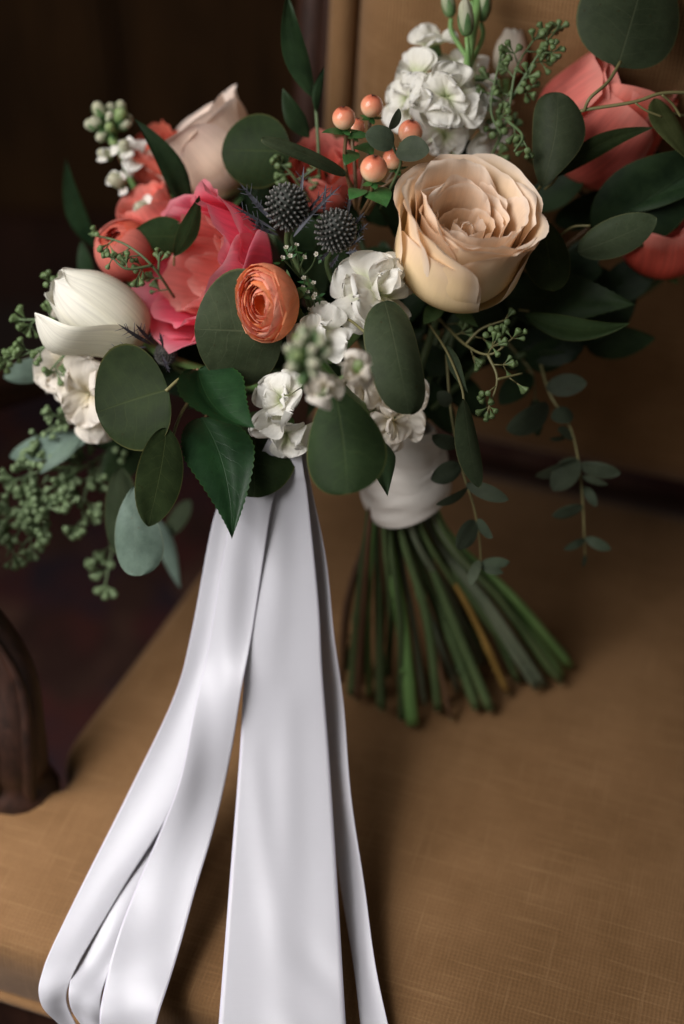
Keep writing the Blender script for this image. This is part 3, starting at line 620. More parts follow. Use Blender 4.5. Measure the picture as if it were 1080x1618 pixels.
peony('coral red bloom at the right edge below the dark glossy leaf', P(1040, 415, 1.01), D(-.1, .55, .75), 68 * K(.98), .048, 17, ['coral'], .4, ruf=.0034, top=.8)
cupflower('rose', 'blurred blush cream rose behind the deep green round leaf', 'rose', P(380, 300, 1.02), D(-.52, .62, .25), [
    rl(3, .012, .052, .8, .75, .016, ruf=.001, **RK), rl(4, .021, .057, 1.05, 1.15, .026, ruf=.002, tuck=.003, **RK), rl(4, .029, .060, 1.08, 1.16, .038, ruf=.003, cb=.004, tuck=.004, **RK), rl(4, .036, .058, 1.10, 1.22, .046, ruf=.0034, cb=.006, tuck=.004, **RK)], 31, 'blush')
ranunculus('round coral ranunculus bud behind thin seeded eucalyptus', P(222, 425, .985), D(-.35, .42, .8), 50 * K(.96), 14, ['coralsoft', 'coral'], closed=3.0, nlay=6)
peony('soft coral ruffled bloom at the upper left beside white buds', P(268, 300, 1.03), D(-.3, .75, .5), 40 * K(1.0), .042, 19, ['coralsoft'], .9)
peony('small coral bloom tucked behind the two blue grey thistles', P(525, 325, 1.0), D(-.2, .6, .7), 52 * K(.97), .04, 23, ['coralsoft', 'coral'], .8)
peony('coral bloom half hidden behind the small dark leaf above the coral bud', P(262, 380, 1.0), D(-.4, .7, .5), 42 * K(.97), .034, 29, ['coral'], .3, ruf=.0015)

# ---- white tulip
def tulip(label, base, axis, R, H, seed, mat, openp=None, group=GB):
    T = Thing('tulip', label, 'tulip', base, group, axis); rng = random.Random(seed)
    for lay in (0, 1):
        for i in range(3):
            wd_ = 1.25 if (lay, i) != openp else 1.0; op = 1.0 if (openp is None or (lay, i) != openp) else 1.78; k = 1 - .07 * (1 - lay)
            off = .35 - .45
            pr = [(.15 * R, 0), (.72 * R * k, .10 * H), (1.0 * R * k * (1 + .2 * (op - 1)), .36 * H), (.92 * R * k * op, .68 * H), (.42 * R * k * op ** 1.8, .98 * H)]
            T.add('petal', cup_petal(pr, lay * PI / 3 + i * 2 * PI / 3 + off, R * wd_, rng, rho=1.0 if op == 1 else .9, m=.45, ruf=.0012, q2=1.35 if (lay, i) != openp else 1.05, nu=17, nv=19), mat)
    short_stem(T, base, -nrm(axis), 'stem', .003)
    return T
tulip('white tulip lying on its side with one petal peeling open', P(228, 540, .955), D(-.78, .50, .32), 60 * K(.93), 178 * K(.92), 5, 'tulip', openp=(1, 2))
tulip('small cream bud peeking out behind the green seed cluster', P(800, 125, 1.0), D(.12, .9, .2), 26 * K(.98), .034, 9, 'cream')

# ---- stock florets
def floret(T, c, nvec, R, seed, mat='white', n1=4, n2=4, ruf=.12, calyx=True):
    c = np.asarray(c, float); nvec = nrm(nvec); rng = random.Random(seed)
    x = nrm(np.cross(nvec, V(.2, .3, .93))); y = np.cross(nvec, x)
    back_ = c - nvec * R * .75
    parent = T.addw('floret', *tube([back_, c - nvec * R * .45, c - nvec * R * .12], [R * .09, R * .17, R * .20], 8), 'calyx')
    for lay, n, el, rl_ in ((0, n1, .22, 1.0), (1, n2, .75, .72)):
        for i in range(n):
            a = 2 * PI * i / n + lay * .5 + rng.uniform(-.2, .2); e = el + rng.uniform(-.5, .5)
            d = (x * math.cos(a) + y * math.sin(a)) * math.cos(e) + nvec * math.sin(e); r = R * rl_ * rng.uniform(.78, 1.22)
            up = nrm(nvec * math.cos(e) - (x * math.cos(a) + y * math.sin(a)) * math.sin(e))
            v = blade(c - nvec * R * .15 + d * R * .04, c - nvec * R * .15 + d * r, r * rng.uniform(.95, 1.25), up, 'petal', arch=rng.uniform(-.04, .16), wave=ruf * rng.uniform(.8, 1.7), fold=rng.uniform(-.25, .15), curl=rng.uniform(-.1, .45), rng=rng, nu=17, nv=17, fu=4.2, wavep=.9, wobble=.16, crk=2.0, twist=rng.uniform(-.6, .6))
            T.addw('petal', *v, mat, parent)
def budp(T, c, axis, r, L, seed, mat='budwhite', green=.5):
    """closed bud: overlapping tip petals over a green cup"""
    rng = random.Random(seed); axis = nrm(axis); c = np.asarray(c, float); r = r * .78
    prof_ = [(.15, 0), (.6, .06), (.95, .28), (1.0, .5), (.8, .78), (.42, .95), (.08, 1.0)]
    v, f, u = lathe([(a * r * .93, b * L) for a, b in prof_], 14); MM = np.array(frame_to(axis, c)); v = np.array([MM[:3, :3] @ np.array(p) + MM[:3, 3] for p in v])
    par = T.addw('bud', v, f, u, mat)
    for i in range(4):
        ms = cup_petal([(a * r * rng.uniform(.98, 1.08), b * L * rng.uniform(.97, 1.06)) for a, b in prof_[:6]], i * PI / 2 + rng.random(), r * .95, rng, m=.5, ruf=.0006, nu=9, nv=11, q2=1.6)
        n_ = len(ms.vertices); co = np.empty(n_ * 3); ms.vertices.foreach_get('co', co); co = co.reshape(-1, 3) @ MM[:3, :3].T + MM[:3, 3]; ms.vertices.foreach_set('co', T.local(co).ravel()); ms.update()
        T.add('petal', ms, mat, par)
    for i in range(4):
        ms = cup_petal([(a * r * 1.08, b * L) for a, b in ((.15, 0), (.62, .05), (1.0, .27), (1.03, green))], i * PI / 2 + .4, r * .55, rng, m=.45, nu=7, nv=9, q2=1.1)
        n_ = len(ms.vertices); co = np.empty(n_ * 3); ms.vertices.foreach_get('co', co); co = co.reshape(-1, 3) @ MM[:3, :3].T + MM[:3, 3]; ms.vertices.foreach_set('co', T.local(co).ravel()); ms.update()
        T.add('sepal', ms, 'calyx', par)

t = Thing('stock_flower', 'white stock spike with tall closed buds behind the peach rose', 'stock flower', P(715, 230, .985), GB)
twig(t, [(720, 260, .98), (735, 130, .965), (742, 80, .955), (752, 20, .96), (756, -20, .965)], 7, 'stem', 'stem')
for i, (x, y, d, r, ax_) in enumerate([(683, 68, .975, 52, (-.3, .75, .5)), (655, 118, .965, 55, (-.6, .3, .7)), (706, 152, .94, 66, (.05, -.05, 1)), (640, 160, .96, 46, (-.7, -.2, .7)), (760, 132, .965, 50, (.7, .2, .6)), (770, 200, .97, 55, (.55, -.4, .6)), (700, 215, .965, 48, (-.1, -.6, .7)), (725, 100, .975, 50, (.1, .5, .7))]):
    floret(t, P(x, y, d), D(*ax_), r * K(d), 40 + i, n2=9 if i == 2 else 3)
for x, y, d, ax_, r, L in [(737, 58, .945, (-.08, 1, .25), 15, 58), (760, 35, .965, (.12, 1, .1), 15, 62), (712, 28, .97, (-.2, 1, .1), 13, 46), (745, 0, .965, (.0, 1, .2), 13, 40)]:
    budp(t, P(x, y, d), D(*ax_), r * K(d), L * K(d), int(x), 'budwhite', .6)
    twig(t, [(x, y + 2, d), (x + 2, y + 25, d), (742, y + 70, .96)], 4, 'stem', 'stalk')

t = Thing('stock_flower', 'white stock floret on an arched green stalk left of the rose base', 'stock flower', P(560, 530, .925), GB)
twig(t, [(578, 470, .915), (577, 505, .912), (562, 530, .92), (520, 570, .94)], [6, 6, 6, 7], 'stem', 'stem')
for i, (x, y, d, r, ax_) in enumerate([(583, 452, .905, 74, (-.25, .45, .85)), (612, 470, .905, 66, (.6, .1, .75))]): floret(t, P(x, y, d), D(*ax_), r * K(d), 60 + i, n1=5, n2=2)

t = Thing('stock_flower', 'white stock spike with blurred green buds hanging over the ribbons', 'stock flower', P(545, 640, .93), GB)
twig(t, [(622, 672, .985), (570, 640, .925), (530, 600, .88), (500, 560, .845)], [7, 7, 6, 5], 'stem', 'stem')
for i, (x, y, d, r, ax_) in enumerate([(497, 530, .895, 50, (-.2, .4, .8)), (440, 632, .905, 60, (-.55, .1, .8)), (452, 690, .915, 50, (-.2, -.75, .6)), (622, 620, .935, 52, (.3, .1, .9)), (620, 668, .93, 46, (.2, -.5, .8)), (575, 620, .94, 50, (.1, -.1, .9))]):
    floret(t, P(x, y, d), D(*ax_), r * K(d), 70 + i, mat='white' if i < 3 else 'cream')
def budcluster(T, px, py, d, rad, n, seed, r, L, lean):
    rng = random.Random(seed); c = P(px, py, d)
    for i in range(n):
        z = 1 - 1.5 * (i + .5) / n; a = i * 2.39996 + rng.uniform(-.3, .3); q = math.sqrt(max(0, 1 - z * z)); ln = nrm(lean); x_ = nrm(np.cross(ln, UP + RT * .1)); y_ = np.cross(ln, x_)
        dv = nrm(ln * z + (x_ * math.cos(a) + y_ * math.sin(a)) * q); sz = rng.uniform(.75, 1.15)
        budp(T, c + dv * rad * K(d) * rng.uniform(.5, .8), nrm(dv + UP * .5), r * sz * K(d), L * sz * K(d), seed + i, rng.choice(('budgreen', 'budwhite', 'budwhite')), rng.uniform(.55, .95))
        T.addw('stalk', *tube([c - ln * rad * K(d) * .8, c + dv * rad * K(d) * .6], [2.2 * K(d)] * 2, 5, n=3), 'stem')
budcluster(t, 488, 562, .775, 34, 22, 400, 12, 25, D(-.15, .25, .9))
for i, (x, y, d, ax_, r, L) in enumerate([(563, 592, .83, (.2, .5, .8), 30, 46), (513, 618, .82, (-.2, -.2, .9), 25, 40)]):
    budp(t, P(x, y, d), D(*ax_), r * .55 * K(d), L * .7 * K(d), 87 + i, 'budgreen', .6)
    floret(t, P(x, y - 6, d - .008), D(*ax_), r * 1.1 * K(d), 150 + i, n1=4, n2=5, mat='cream')
    twig(t, [(x, y, d + .002), ((x + 520) / 2, (y + 600) / 2, .855), (530, 610, .875)], 3.5, 'stem', 'stalk')
twig(t, [(530, 605, .875), (505, 580, .82), (490, 565, .785)], 4.5, 'stem', 'stalk')

t = Thing('stock_flower', 'blush white stock florets below the white tulip at the left', 'stock flower', P(130, 650, .99), GB)
twig(t, [(230, 640, .99), (140, 620, .985), (100, 520, .985)], 6, 'stemdark', 'stem')
for i, (x, y, d, r, ax_) in enumerate([(95, 572, .965, 58, (-.5, .2, .8)), (140, 622, .955, 66, (-.1, -.2, .95)), (105, 475, .97, 40, (-.6, .5, .6)), (150, 650, .965, 46, (.2, -.6, .7))]): floret(t, P(x, y, d), D(*ax_), r * K(d), 90 + i, mat='cream')

t = Thing('stock_flower', 'green tipped white stock bud spike at the upper left', 'stock flower', P(235, 340, 1.03), GB)
twig(t, [(250, 370, 1.03), (205, 280, 1.015), (180, 210, 1.01)], [6, 5, 4], 'stem', 'stem')
budcluster(t, 174, 200, 1.0, 26, 16, 500, 12, 26, D(-.2, .5, .8))
for i, (x, y, d, ax_, r, L, m_) in enumerate([(176, 250, 1.0, (-.6, .2, .7), 19, 34, .5), (197, 242, .995, (.1, .4, .9), 21, 36, .4), (198, 290, .995, (-.6, .1, .7), 25, 42, .4), (234, 335, .995, (-.4, .1, .8), 24, 40, .3)]):
    budp(t, P(x, y, d), D(*ax_), r * .6 * K(d), L * .8 * K(d), 110 + i, 'budwhite', m_)
    floret(t, P(x, y, d) + D(*ax_) * .006, D(*ax_), r * .95 * K(d), 140 + i, n1=3, n2=4)
floret(t, P(222, 255, 1.005), D(-.2, .2, .9), 34 * K(1.0), 131, n1=4, n2=2)

# ------------------------------------------------------------------ hypericum berries
def berry(T, px, py, d, ax_, r, stemto, seed):
    rng = random.Random(seed); c = P(px, py, d); k = K(d); a = D(*ax_); rr = r * k; base = c - a * rr
    prof_ = [(math.sin(x) * rr * (1.0 + .06 * math.sin(x)), (1 - math.cos(x)) * rr * 1.06) for x in np.linspace(.08, PI - .10, 15)]
    v, f, u = lathe(prof_, 20); MM = np.array(frame_to(a, base)); w_ = lambda q: np.array([MM[:3, :3] @ np.array(p, float) + MM[:3, 3] for p in q])
    b = T.addw('berry', w_(v), f, u, 'berry')
    bag = Bag()
    for i in range(3):
        an = i * 2.1 + rng.random(); bag.put(tube([V(0, 0, 2.08 * rr), V(math.cos(an) * .10 * rr, math.sin(an) * .10 * rr, 2.16 * rr), V(math.cos(an) * .2 * rr, math.sin(an) * .2 * rr, 2.17 * rr)], [.05 * rr, .05 * rr, .03 * rr], 5, n=4))
    T.addw('berry_tip', w_(bag.v), bag.f, bag.u, 'berrytip', b)
    for i in range(5):
        an = i * 2 * PI / 5 + rng.random() * .3; dx = V(math.cos(an), math.sin(an), 0)
        T.addw('sepal', *(lambda q: (w_(q[0]), q[1], q[2]))(blade(dx * .1 * rr, dx * rr * rng.uniform(.9, 1.25) + V(0, 0, rr * rng.uniform(-.25, .1)), rr * .62, V(0, 0, 1), 'ovate', arch=-.08, nu=5, nv=9)), 'hyleaf', b)
    sp = [base] + [P(*q) for q in stemto]
    T.addw('stalk', *tube([sp[0], sp[0] - a * rr * .8] + sp[1:], [3.2 * k] * (len(sp) + 1), 7), 'twigbrown', b)
t = Thing('hypericum_sprig', 'sprig of shiny peach hypericum berries above the thistles', 'berries', P(560, 330, .95), GB)
for i, b in enumerate([(543, 188, .90, (-.10, .78, .62), 17.5, [(545, 262, .92), (562, 330, .94)]), (587, 169, .925, (.1, .72, .68), 17, [(583, 240, .93), (565, 330, .94)]), (562, 203, .925, (.2, .8, .5), 14, [(560, 260, .93), (563, 330, .94)]), (648, 210, .925, (.05, .74, .66), 18.5, [(628, 260, .935), (580, 340, .95)]), (590, 268, .885, (.06, .72, .7), 20.5, [(586, 310, .905), (570, 340, .93)]), (621, 252, .925, (-.3, .7, .6), 16, [(600, 300, .935), (575, 340, .95)])]): berry(t, *b, 200 + i)
for i, (b, e, wd, m_, sh, ro) in enumerate([((572, 300, .90), (552, 316, .885), 30, 'hyleaf', 'ovate', 20), ((588, 300, .90), (610, 328, .885), 44, 'hyleaf', 'ovate', -15), ((545, 212, .905), (508, 210, .895), 15, 'hyleaf', 'lance', 30), ((548, 215, .905), (585, 216, .905), 16, 'hyleaf', 'lance', -20),
        ((622, 228, .905), (577, 212, .90), 44, 'smallleaf', 'broad', 10), ((626, 238, .905), (678, 240, .895), 44, 'smallleaf', 'broad', -10), ((616, 205, .91), (630, 172, .90), 17, 'smallleaf', 'ellip', 40), ((560, 240, .92), (545, 262, .91), 28, 'hyleaf', 'ovate', 10), ((566, 230, .93), (588, 248, .915), 30, 'hyleaf', 'ovate', -20)]):
    leaf(t, b, e, wd, m_, sh, ro, seed=i + 3, arch=.06, fold=.2, nu=7, nv=13)
twig(t, [(616, 215, .912), (624, 240, .91), (632, 262, .92), (600, 330, .95)], 2.2, 'twiggreen', 'twig')

# ------------------------------------------------------------------ thistles
def thistle(label, px, py, d, ax_, rx, ry, seed, bracts):
    a = D(*ax_); k = K(d); base = P(px, py, d) - a * ry * k
    T = Thing('thistle', label, 'thistle', base, GB, a); rng = random.Random(seed); rx *= k; ry *= k; pr = [(math.sin(x) * rx, (1 - math.cos(x)) * ry) for x in np.linspace(.15, PI - .05, 12)]
    v, f, u = lathe([(r * .86, z) for r, z in pr], 20); T.add('cone', mesh_from('cone', v, f, u), 'thistle')
    bag = Bag(); N_ = 170
    for i in range(N_):
        ct = 1 - 2 * (i + .5) / N_; th = math.acos(ct); ph = i * 2.39996
        if ct < -.93: continue
        n_ = V(math.sin(th) * math.cos(ph) / rx, math.sin(th) * math.sin(ph) / rx, ct / ry); n_ = nrm(n_); p = V(math.sin(th) * math.cos(ph) * rx * .84, math.sin(th) * math.sin(ph) * rx * .84, ry + ct * ry * .84)
        L = rx * rng.uniform(.26, .36); q = n_ + V(0, 0, .35); q = nrm(q)
        bag.put(tube([p, p + q * L * .6, p + q * L], [rx * .08, rx * .085, rx * .05], 6, n=5))
    o = T.add('spikes', mesh_from('spikes', bag.v, bag.f, bag.u), 'spike'); o['kind'] = 'stuff'
    for i, (bx, by, bd, tx, ty, td, wd) in enumerate(bracts):
        B, E = P(bx, by, bd), P(tx, ty, td); Y = nrm(E - B); n = nrm(-FW - Y * (-FW @ Y)); X = np.cross(Y, n); L = np.linalg.norm(E - B); g = Bag()
        g.put(blade(B, E, wd * .62 * k, nrm(n + X * rng.uniform(-.6, .6)), 'lance', arch=rng.uniform(-.08, .08), fold=.3, nu=5, nv=13))
        for s_ in (.35, .5, .64, .76):
            for sg in (-1, 1):
                c_ = B + Y * L * (s_ + rng.uniform(-.05, .05)); e_ = c_ + (Y * .8 + X * sg * rng.uniform(.5, .9) + n * rng.uniform(-.3, .5)) * L * rng.uniform(.10, .2)
                g.put(tube([c_, e_], [.9 * k, .25 * k], 4, n=3))
        T.addw('bract', g.v, g.f, g.u, 'bract')
    short_stem(T, base, -a, 'stemdark', .002, .4)
    return T
thistle('upper blue grey thistle head with long dark spiky bracts', 453, 328, .895, (-.02, .62, .72), 31, 37, 3, [(432, 352, .90, 378, 289, .89, 13), (436, 365, .90, 365, 325, .885, 8), (470, 362, .90, 540, 292, .88, 9), (472, 340, .915, 480, 262, .905, 10), (475, 350, .91, 515, 300, .90, 9), (440, 372, .89, 395, 355, .875, 11), (463, 375, .885, 495, 338, .87, 9), (420, 360, .90, 390, 345, .89, 8)])
thistle('lower blue grey thistle head beside the white floret', 530, 365, .90, (.15, .55, .78), 30, 34, 7, [(512, 340, .915, 515, 290, .905, 10), (548, 345, .92, 553, 300, .905, 8), (556, 362, .915, 576, 335, .90, 8), (554, 380, .91, 582, 352, .895, 8), (552, 392, .905, 575, 372, .89, 7), (545, 400, .90, 565, 395, .885, 7), (520, 398, .90, 503, 412, .885, 9), (535, 402, .895, 520, 425, .885, 8)])
thistle('small thistle tip with dark bracts lying over the white tulip', 262, 560, .955, (-.3, .3, .8), 16, 18, 13, [(240, 545, .925, 185, 511, .895, 10), (245, 545, .925, 214, 512, .90, 9), (232, 548, .925, 170, 552, .905, 8), (255, 560, .93, 268, 590, .92, 8), (258, 550, .93, 252, 525, .92, 7)])

# ------------------------------------------------------------------ small white filler flowers
def filler(label, spots, seed, root):
    d0 = spots[0][2]; T = Thing('filler_sprig', label, 'filler flower', P(*root), GB); rng = random.Random(seed)
    for (x, y, d) in spots:
        twig(T, [root, ((x + root[0]) / 2 + rng.uniform(-6, 6), (y + root[1]) / 2, (d + root[2]) / 2), (x, y, d)], 1.3, 'twiggreen', 'twig', nseg=5)
        c = P(x, y, d); n = D(rng.uniform(-.6, .6), rng.uniform(-.1, .8), .8); X = nrm(np.cross(n, UP)); Y = np.cross(n, X); k = K(d); g = Bag()
        for i in range(5):
            a = i * 2 * PI / 5; e = X * math.cos(a) + Y * math.sin(a); g.put(blade(c + e * .6 * k, c + e * 4.2 * k + n * 2.2 * k, 3.4 * k, n, 'petal', nu=5, nv=7))
        T.addw('blossom', g.v, g.f, g.u, 'wax')
        for q in range(3):
            a = rng.uniform(0, 6.28); e = X * math.cos(a) + Y * math.sin(a); b0 = c - n * rng.uniform(4, 14) * k; T.addw('leaf', *blade(b0, b0 + (e * 14 + n * 3) * k, 5 * k, n, 'lance', nu=5, nv=7), 'hyleaf')
    return T
filler('tiny white blossoms on a dark sprig right above the apricot ranunculus', [(458, 405, .895), (480, 407, .89), (446, 408, .895), (468, 388, .90), (500, 402, .905), (452, 392, .90)], 3, (475, 440, .93))
filler('tiny cream blossoms on a green sprig right of the apricot ranunculus', [(485, 462, .90), (494, 470, .895), (478, 455, .905), (498, 466, .90), (488, 490, .905), (480, 440, .91), (495, 448, .905)], 5, (500, 520, .94))

# ------------------------------------------------------------------ seeded eucalyptus
def make_seed(mat, nm):
    v, f, u = lathe([(.16, -1.9), (.26, -1.2), (.50, -.5), (.84, .1), (.98, .55), (.94, .85), (.66, 1.02), (.5, 1.06), (.12, 1.28)], 9); m = mesh_from(nm, v, f, u); m.materials.append(M[mat]); return m
SEEDS = {'seed': make_seed('seed', 'seed'), 'seedpale': make_seed('seedpale', 'seed')}
def seeded(label, paths, seed, sz=5.2, mat='seed', twigm='twiggreen', spread=24, per=5, step=26, jd=.010, leaves=()):
    T = Thing('seeded_eucalyptus', label, 'eucalyptus', P(*paths[0][0]), GE); rng = random.Random(seed); g = Bag(); sd = []
    for path in paths:
        p = np.array(path, float); n = 40; q = spline(p, n); g.put(tube([P(*x) for x in p], [2.6 * K(p[0][2]), 1.5 * K(p[-1][2])], 6))
        seg = np.linalg.norm(np.diff(q[:, :2], axis=0), axis=1); cum = np.concatenate([[0], np.cumsum(seg)]); L = cum[-1]; pos = step * .6
        while pos <= L + 1:
            c = np.array([np.interp(pos, cum, q[:, i]) for i in range(3)]); cw = P(*c); k = K(c[2])
            t2 = np.array([np.interp(min(L, pos + 5), cum, q[:, i]) for i in range(3)]) - np.array([np.interp(max(0, pos - 5), cum, q[:, i]) for i in range(3)]); tdir = nrm(RT * t2[0] - UP * t2[1])
            side = rng.choice((-1, 1)); u = nrm(np.cross(tdir, FW)); e0 = nrm(u * side * rng.uniform(.6, 1) + tdir * rng.uniform(.3, .9) - FW * rng.uniform(-.5, .7)); hub = cw + e0 * spread * k * rng.uniform(.35, .75)
            if pos > L - step * .7: hub = cw; e0 = tdir
            g.put(tube([cw, hub], [1.3 * k, 1.2 * k], 5, n=3))
            for i in range(per + rng.randint(-1, 2)):
                dv = nrm(e0 * .9 + V(rng.gauss(0, 1), rng.gauss(0, 1), rng.gauss(0, 1)) * .62); l = spread * k * rng.uniform(.5, .85); s_ = hub + dv * l; g.put(tube([hub, s_], [.8 * k, .9 * k], 4, n=3)); sd.append((s_, dv, sz * k * rng.uniform(.85, 1.15)))
            pos += step * rng.uniform(.75, 1.2)
    T.addw('twig', g.v, g.f, g.u, twigm)
    for s_, dv, r in [(a_, b_, c_ * 1.02) for a_, b_, c_ in sd]:
        o = bpy.data.objects.new('seed', SEEDS[mat]); COL.objects.link(o); o.parent = T.o; o.matrix_local = Matrix.Translation(Vector(-T.loc)) @ frame_to(dv, s_) @ Matrix.Scale(r, 4)
    for i, (b, e, wd, m_, sh) in enumerate(leaves): leaf(T, b, e, wd, m_, sh, rng.uniform(-25, 25), seed=i, arch=.05, nu=7, nv=13)
    return T
seeded('green seeded eucalyptus rising between the white stock and coral peony', [[(770, 260, .97), (800, 190, .95), (815, 110, .945), (845, 60, .945)], [(806, 160, .95), (848, 90, .94), (885, 40, .945)], [(792, 215, .95), (775, 170, .945), (790, 90, .945)], [(800, 190, .95), (825, 215, .93), (812, 240, .925)]], 3, sz=5.6, per=5, step=25)
seeded('yellow green seeded eucalyptus hanging below the peach rose', [[(690, 500, .96), (735, 545, .935), (775, 560, .92), (815, 530, .92)], [(770, 560, .92), (785, 600, .915), (770, 650, .91)], [(735, 545, .935), (760, 520, .93), (800, 505, .925)], [(785, 600, .915), (825, 590, .92)]], 5, sz=5.0, per=4, step=30, twigm='twig', spread=26)
seeded('thin seeded eucalyptus across the round coral bud', [[(275, 470, .95), (240, 420, .925), (195, 385, .93), (140, 370, .945)], [(240, 420, .925), (200, 425, .915), (175, 405, .915)], [(250, 430, .93), (252, 400, .925)]], 7, sz=4.8, per=5, step=25, spread=23)
seeded('seeded eucalyptus reaching out past the white tulip to the left edge', [[(150, 560, .97), (90, 545, .955), (40, 560, .955), (10, 570, .96)], [(120, 550, .965), (80, 510, .955), (30, 505, .955)], [(110, 480, .965), (85, 455, .955), (115, 440, .955)], [(110, 552, .96), (75, 590, .955)]], 9, sz=5.2, per=6, step=22, spread=24)
seeded('dense blurred seeded eucalyptus hanging at the lower left edge', [[(215, 690, 1.03), (130, 740, 1.01), (60, 790, 1.0), (10, 880, 1.0)], [(130, 740, 1.01), (80, 740, 1.0), (20, 760, 1.0)], [(150, 730, 1.02), (130, 800, 1.01), (140, 830, 1.01)], [(100, 765, 1.0), (60, 830, 1.0), (30, 870, 1.0)], [(60, 790, 1.0), (0, 825, 1.0)]], 11, sz=6.0, mat='seedpale', per=8, step=17, spread=27, jd=.02)
seeded('short blurred seeded tip hanging beside the pale silvery leaf', [[(185, 800, 1.04), (180, 850, 1.03), (165, 930, 1.02)]], 13, sz=6.0, mat='seedpale', per=6, step=24, spread=24)
seeded('dark seeded eucalyptus tucked behind the slim grey leaf near the top', [[(490, 320, .97), (460, 275, .955), (435, 255, .955)], [(470, 285, .96), (500, 265, .955)]], 15, sz=5.0, per=5, step=20, spread=18)
seeded('short seeded twig above the pale leaf at the far left', [[(170, 690, 1.02), (110, 665, 1.0), (60, 690, 1.0)], [(120, 670, 1.0), (85, 655, .99)]], 17, sz=4.6, mat='seedpale', per=5, step=24, spread=18)

# ------------------------------------------------------------------ eucalyptus leaves
def sprig(label, twigs, leaves, seed, tmat='twig', cat='eucalyptus', name='eucalyptus_sprig', group=GE):
    T = Thing(name, label, cat, P(*(twigs[0][0][0] if twigs else leaves[0][0])), group)
    for pts, r in twigs: twig(T, pts, r, tmat)
    for i, (b, e, wd, m_, sh, kw) in enumerate(leaves): leaf(T, b, e, wd, m_, sh, seed=seed + i, **kw)
    return T
sprig('big round grey green eucalyptus leaf under the apricot ranunculus', [([(490, 525, .93), (470, 524, .915), (440, 524, .90)], 2.2)], [((447, 524, .90), (307, 520, .895), 190, 'euc', 'broad', dict(roll=-12, arch=.03, curl=.10, wave=.012, wobble=.02))], 1)
sprig('two deep green round eucalyptus leaves at the lower left of the bouquet', [([(330, 610, .95), (310, 586, .925), (285, 598, .905), (262, 618, .90)], 3.0), ([(315, 612, .935), (288, 650, .915), (273, 690, .905), (271, 715, .90)], 2.6)],
      [((266, 616, .90), (152, 652, .905), 178, 'eucdark', 'broad', dict(roll=10, arch=-.03, curl=-.06, wave=.012, wobble=.02, bend=.03)), ((262, 676, .895), (234, 832, .885), 78, 'eucdark', 'ellip', dict(roll=-25, arch=.04, fold=.10, wave=.01))], 5)
sprig('pale silvery eucalyptus leaf hanging at the lower left', [([(235, 740, .96), (222, 760, .95), (215, 775, .945)], 2.4)], [((212, 768, .94), (218, 910, .935), 78, 'eucpale', 'drop', dict(roll=12, arch=.03, curl=.12, wave=.02, wobble=.04)), ((190, 740, .99), (190, 880, .98), 60, 'euc', 'ellip', dict(roll=-35, arch=.04))], 9)
sprig('dark round leaf above the ribbons beside the serrated glossy leaf', [([(430, 640, .95), (420, 670, .935), (412, 690, .93)], 2.4)], [((405, 650, .935), (402, 786, .92), 126, 'eucdark', 'round', dict(roll=8, arch=.04, curl=.1, wave=.012))], 13)
sprig('large dark green eucalyptus leaf hanging in front of the stem wrap', [([(560, 560, .88), (548, 600, .865), (534, 625, .855)], 2.2)], [((527, 612, .858), (548, 781, .842), 128, 'eucdark', 'drop', dict(roll=6, arch=.03, curl=.08, wave=.012, wobble=.015, bend=-.03))], 17)
sprig('oblong grey green eucalyptus leaf hanging from the white floret', [([(535, 520, .92), (548, 505, .905), (570, 520, .89), (592, 540, .882)], 2.3)], [((607, 476, .89), (646, 655, .87), 88, 'euc', 'oblong', dict(roll=-14, arch=.05, curl=.12, wave=.012, wobble=.03, bend=.02))], 21)
sprig('narrow grey green eucalyptus leaf hanging below the rose', [([(672, 505, .94), (705, 555, .92), (728, 610, .905), (733, 640, .90)], 2.0)], [((731, 630, .90), (757, 770, .895), 46, 'euc', 'ellip', dict(roll=-28, arch=.05, curl=.1, bend=.08)), ((705, 545, .925), (740, 622, .905), 20, 'euc', 'lance', dict(roll=30))], 25)
sprig('deep green round leaf at the upper left behind the slim grey leaf', [([(470, 300, .98), (455, 285, .97), (440, 262, .96)], 2.4)], [((458, 240, .955), (350, 238, .965), 116, 'eucdark', 'round', dict(roll=-8, arch=.03, curl=.08, wave=.01))], 29)
sprig('slim grey eucalyptus leaf seen edge on above the thistles', [([(560, 300, .94), (548, 280, .925), (543, 273, .92)], 2.2)], [((546, 277, .92), (413, 220, .90), 30, 'euc', 'oblong', dict(roll=35, arch=.05, bend=-.05))], 33)
sprig('huge round eucalyptus leaf cut off by the top right corner', [([(922, 176, .925), (932, 155, .92), (960, 130, .922), (980, 98, .93)], 2.8), ([(912, 180, .935), (925, 174, .925), (1000, 162, .92), (1045, 148, .92), (1100, 147, .925)], 2.8), ([(1045, 150, .92), (1062, 165, .925), (1075, 185, .93)], 2.0), ([(1003, 163, .92), (1020, 175, .922), (1045, 185, .926)], 1.8)],
      [((975, 106, .935), (1022, -60, .925), 172, 'euc', 'broad', dict(roll=10, arch=.02, curl=.06, wave=.012))], 37)
sprig('small olive leaf at the right edge above the dark glossy leaf', [([(1090, 185, .955), (1060, 178, .945), (1035, 160, .945)], 1.8)], [((1034, 156, .945), (1095, 262, .925), 52, 'olive', 'ovate', dict(roll=-20, arch=.03, bend=.06))], 41)
sprig('grey green leaf with a notched tip right of the seed cluster', [([(830, 330, .96), (850, 300, .945), (858, 290, .94)], 2.2)], [((855, 298, .935), (880, 146, .925), 86, 'euc', 'drop', dict(roll=-16, arch=.04, curl=.15, fold=.05, wave=.02, wobble=.05, bend=.06))], 45)
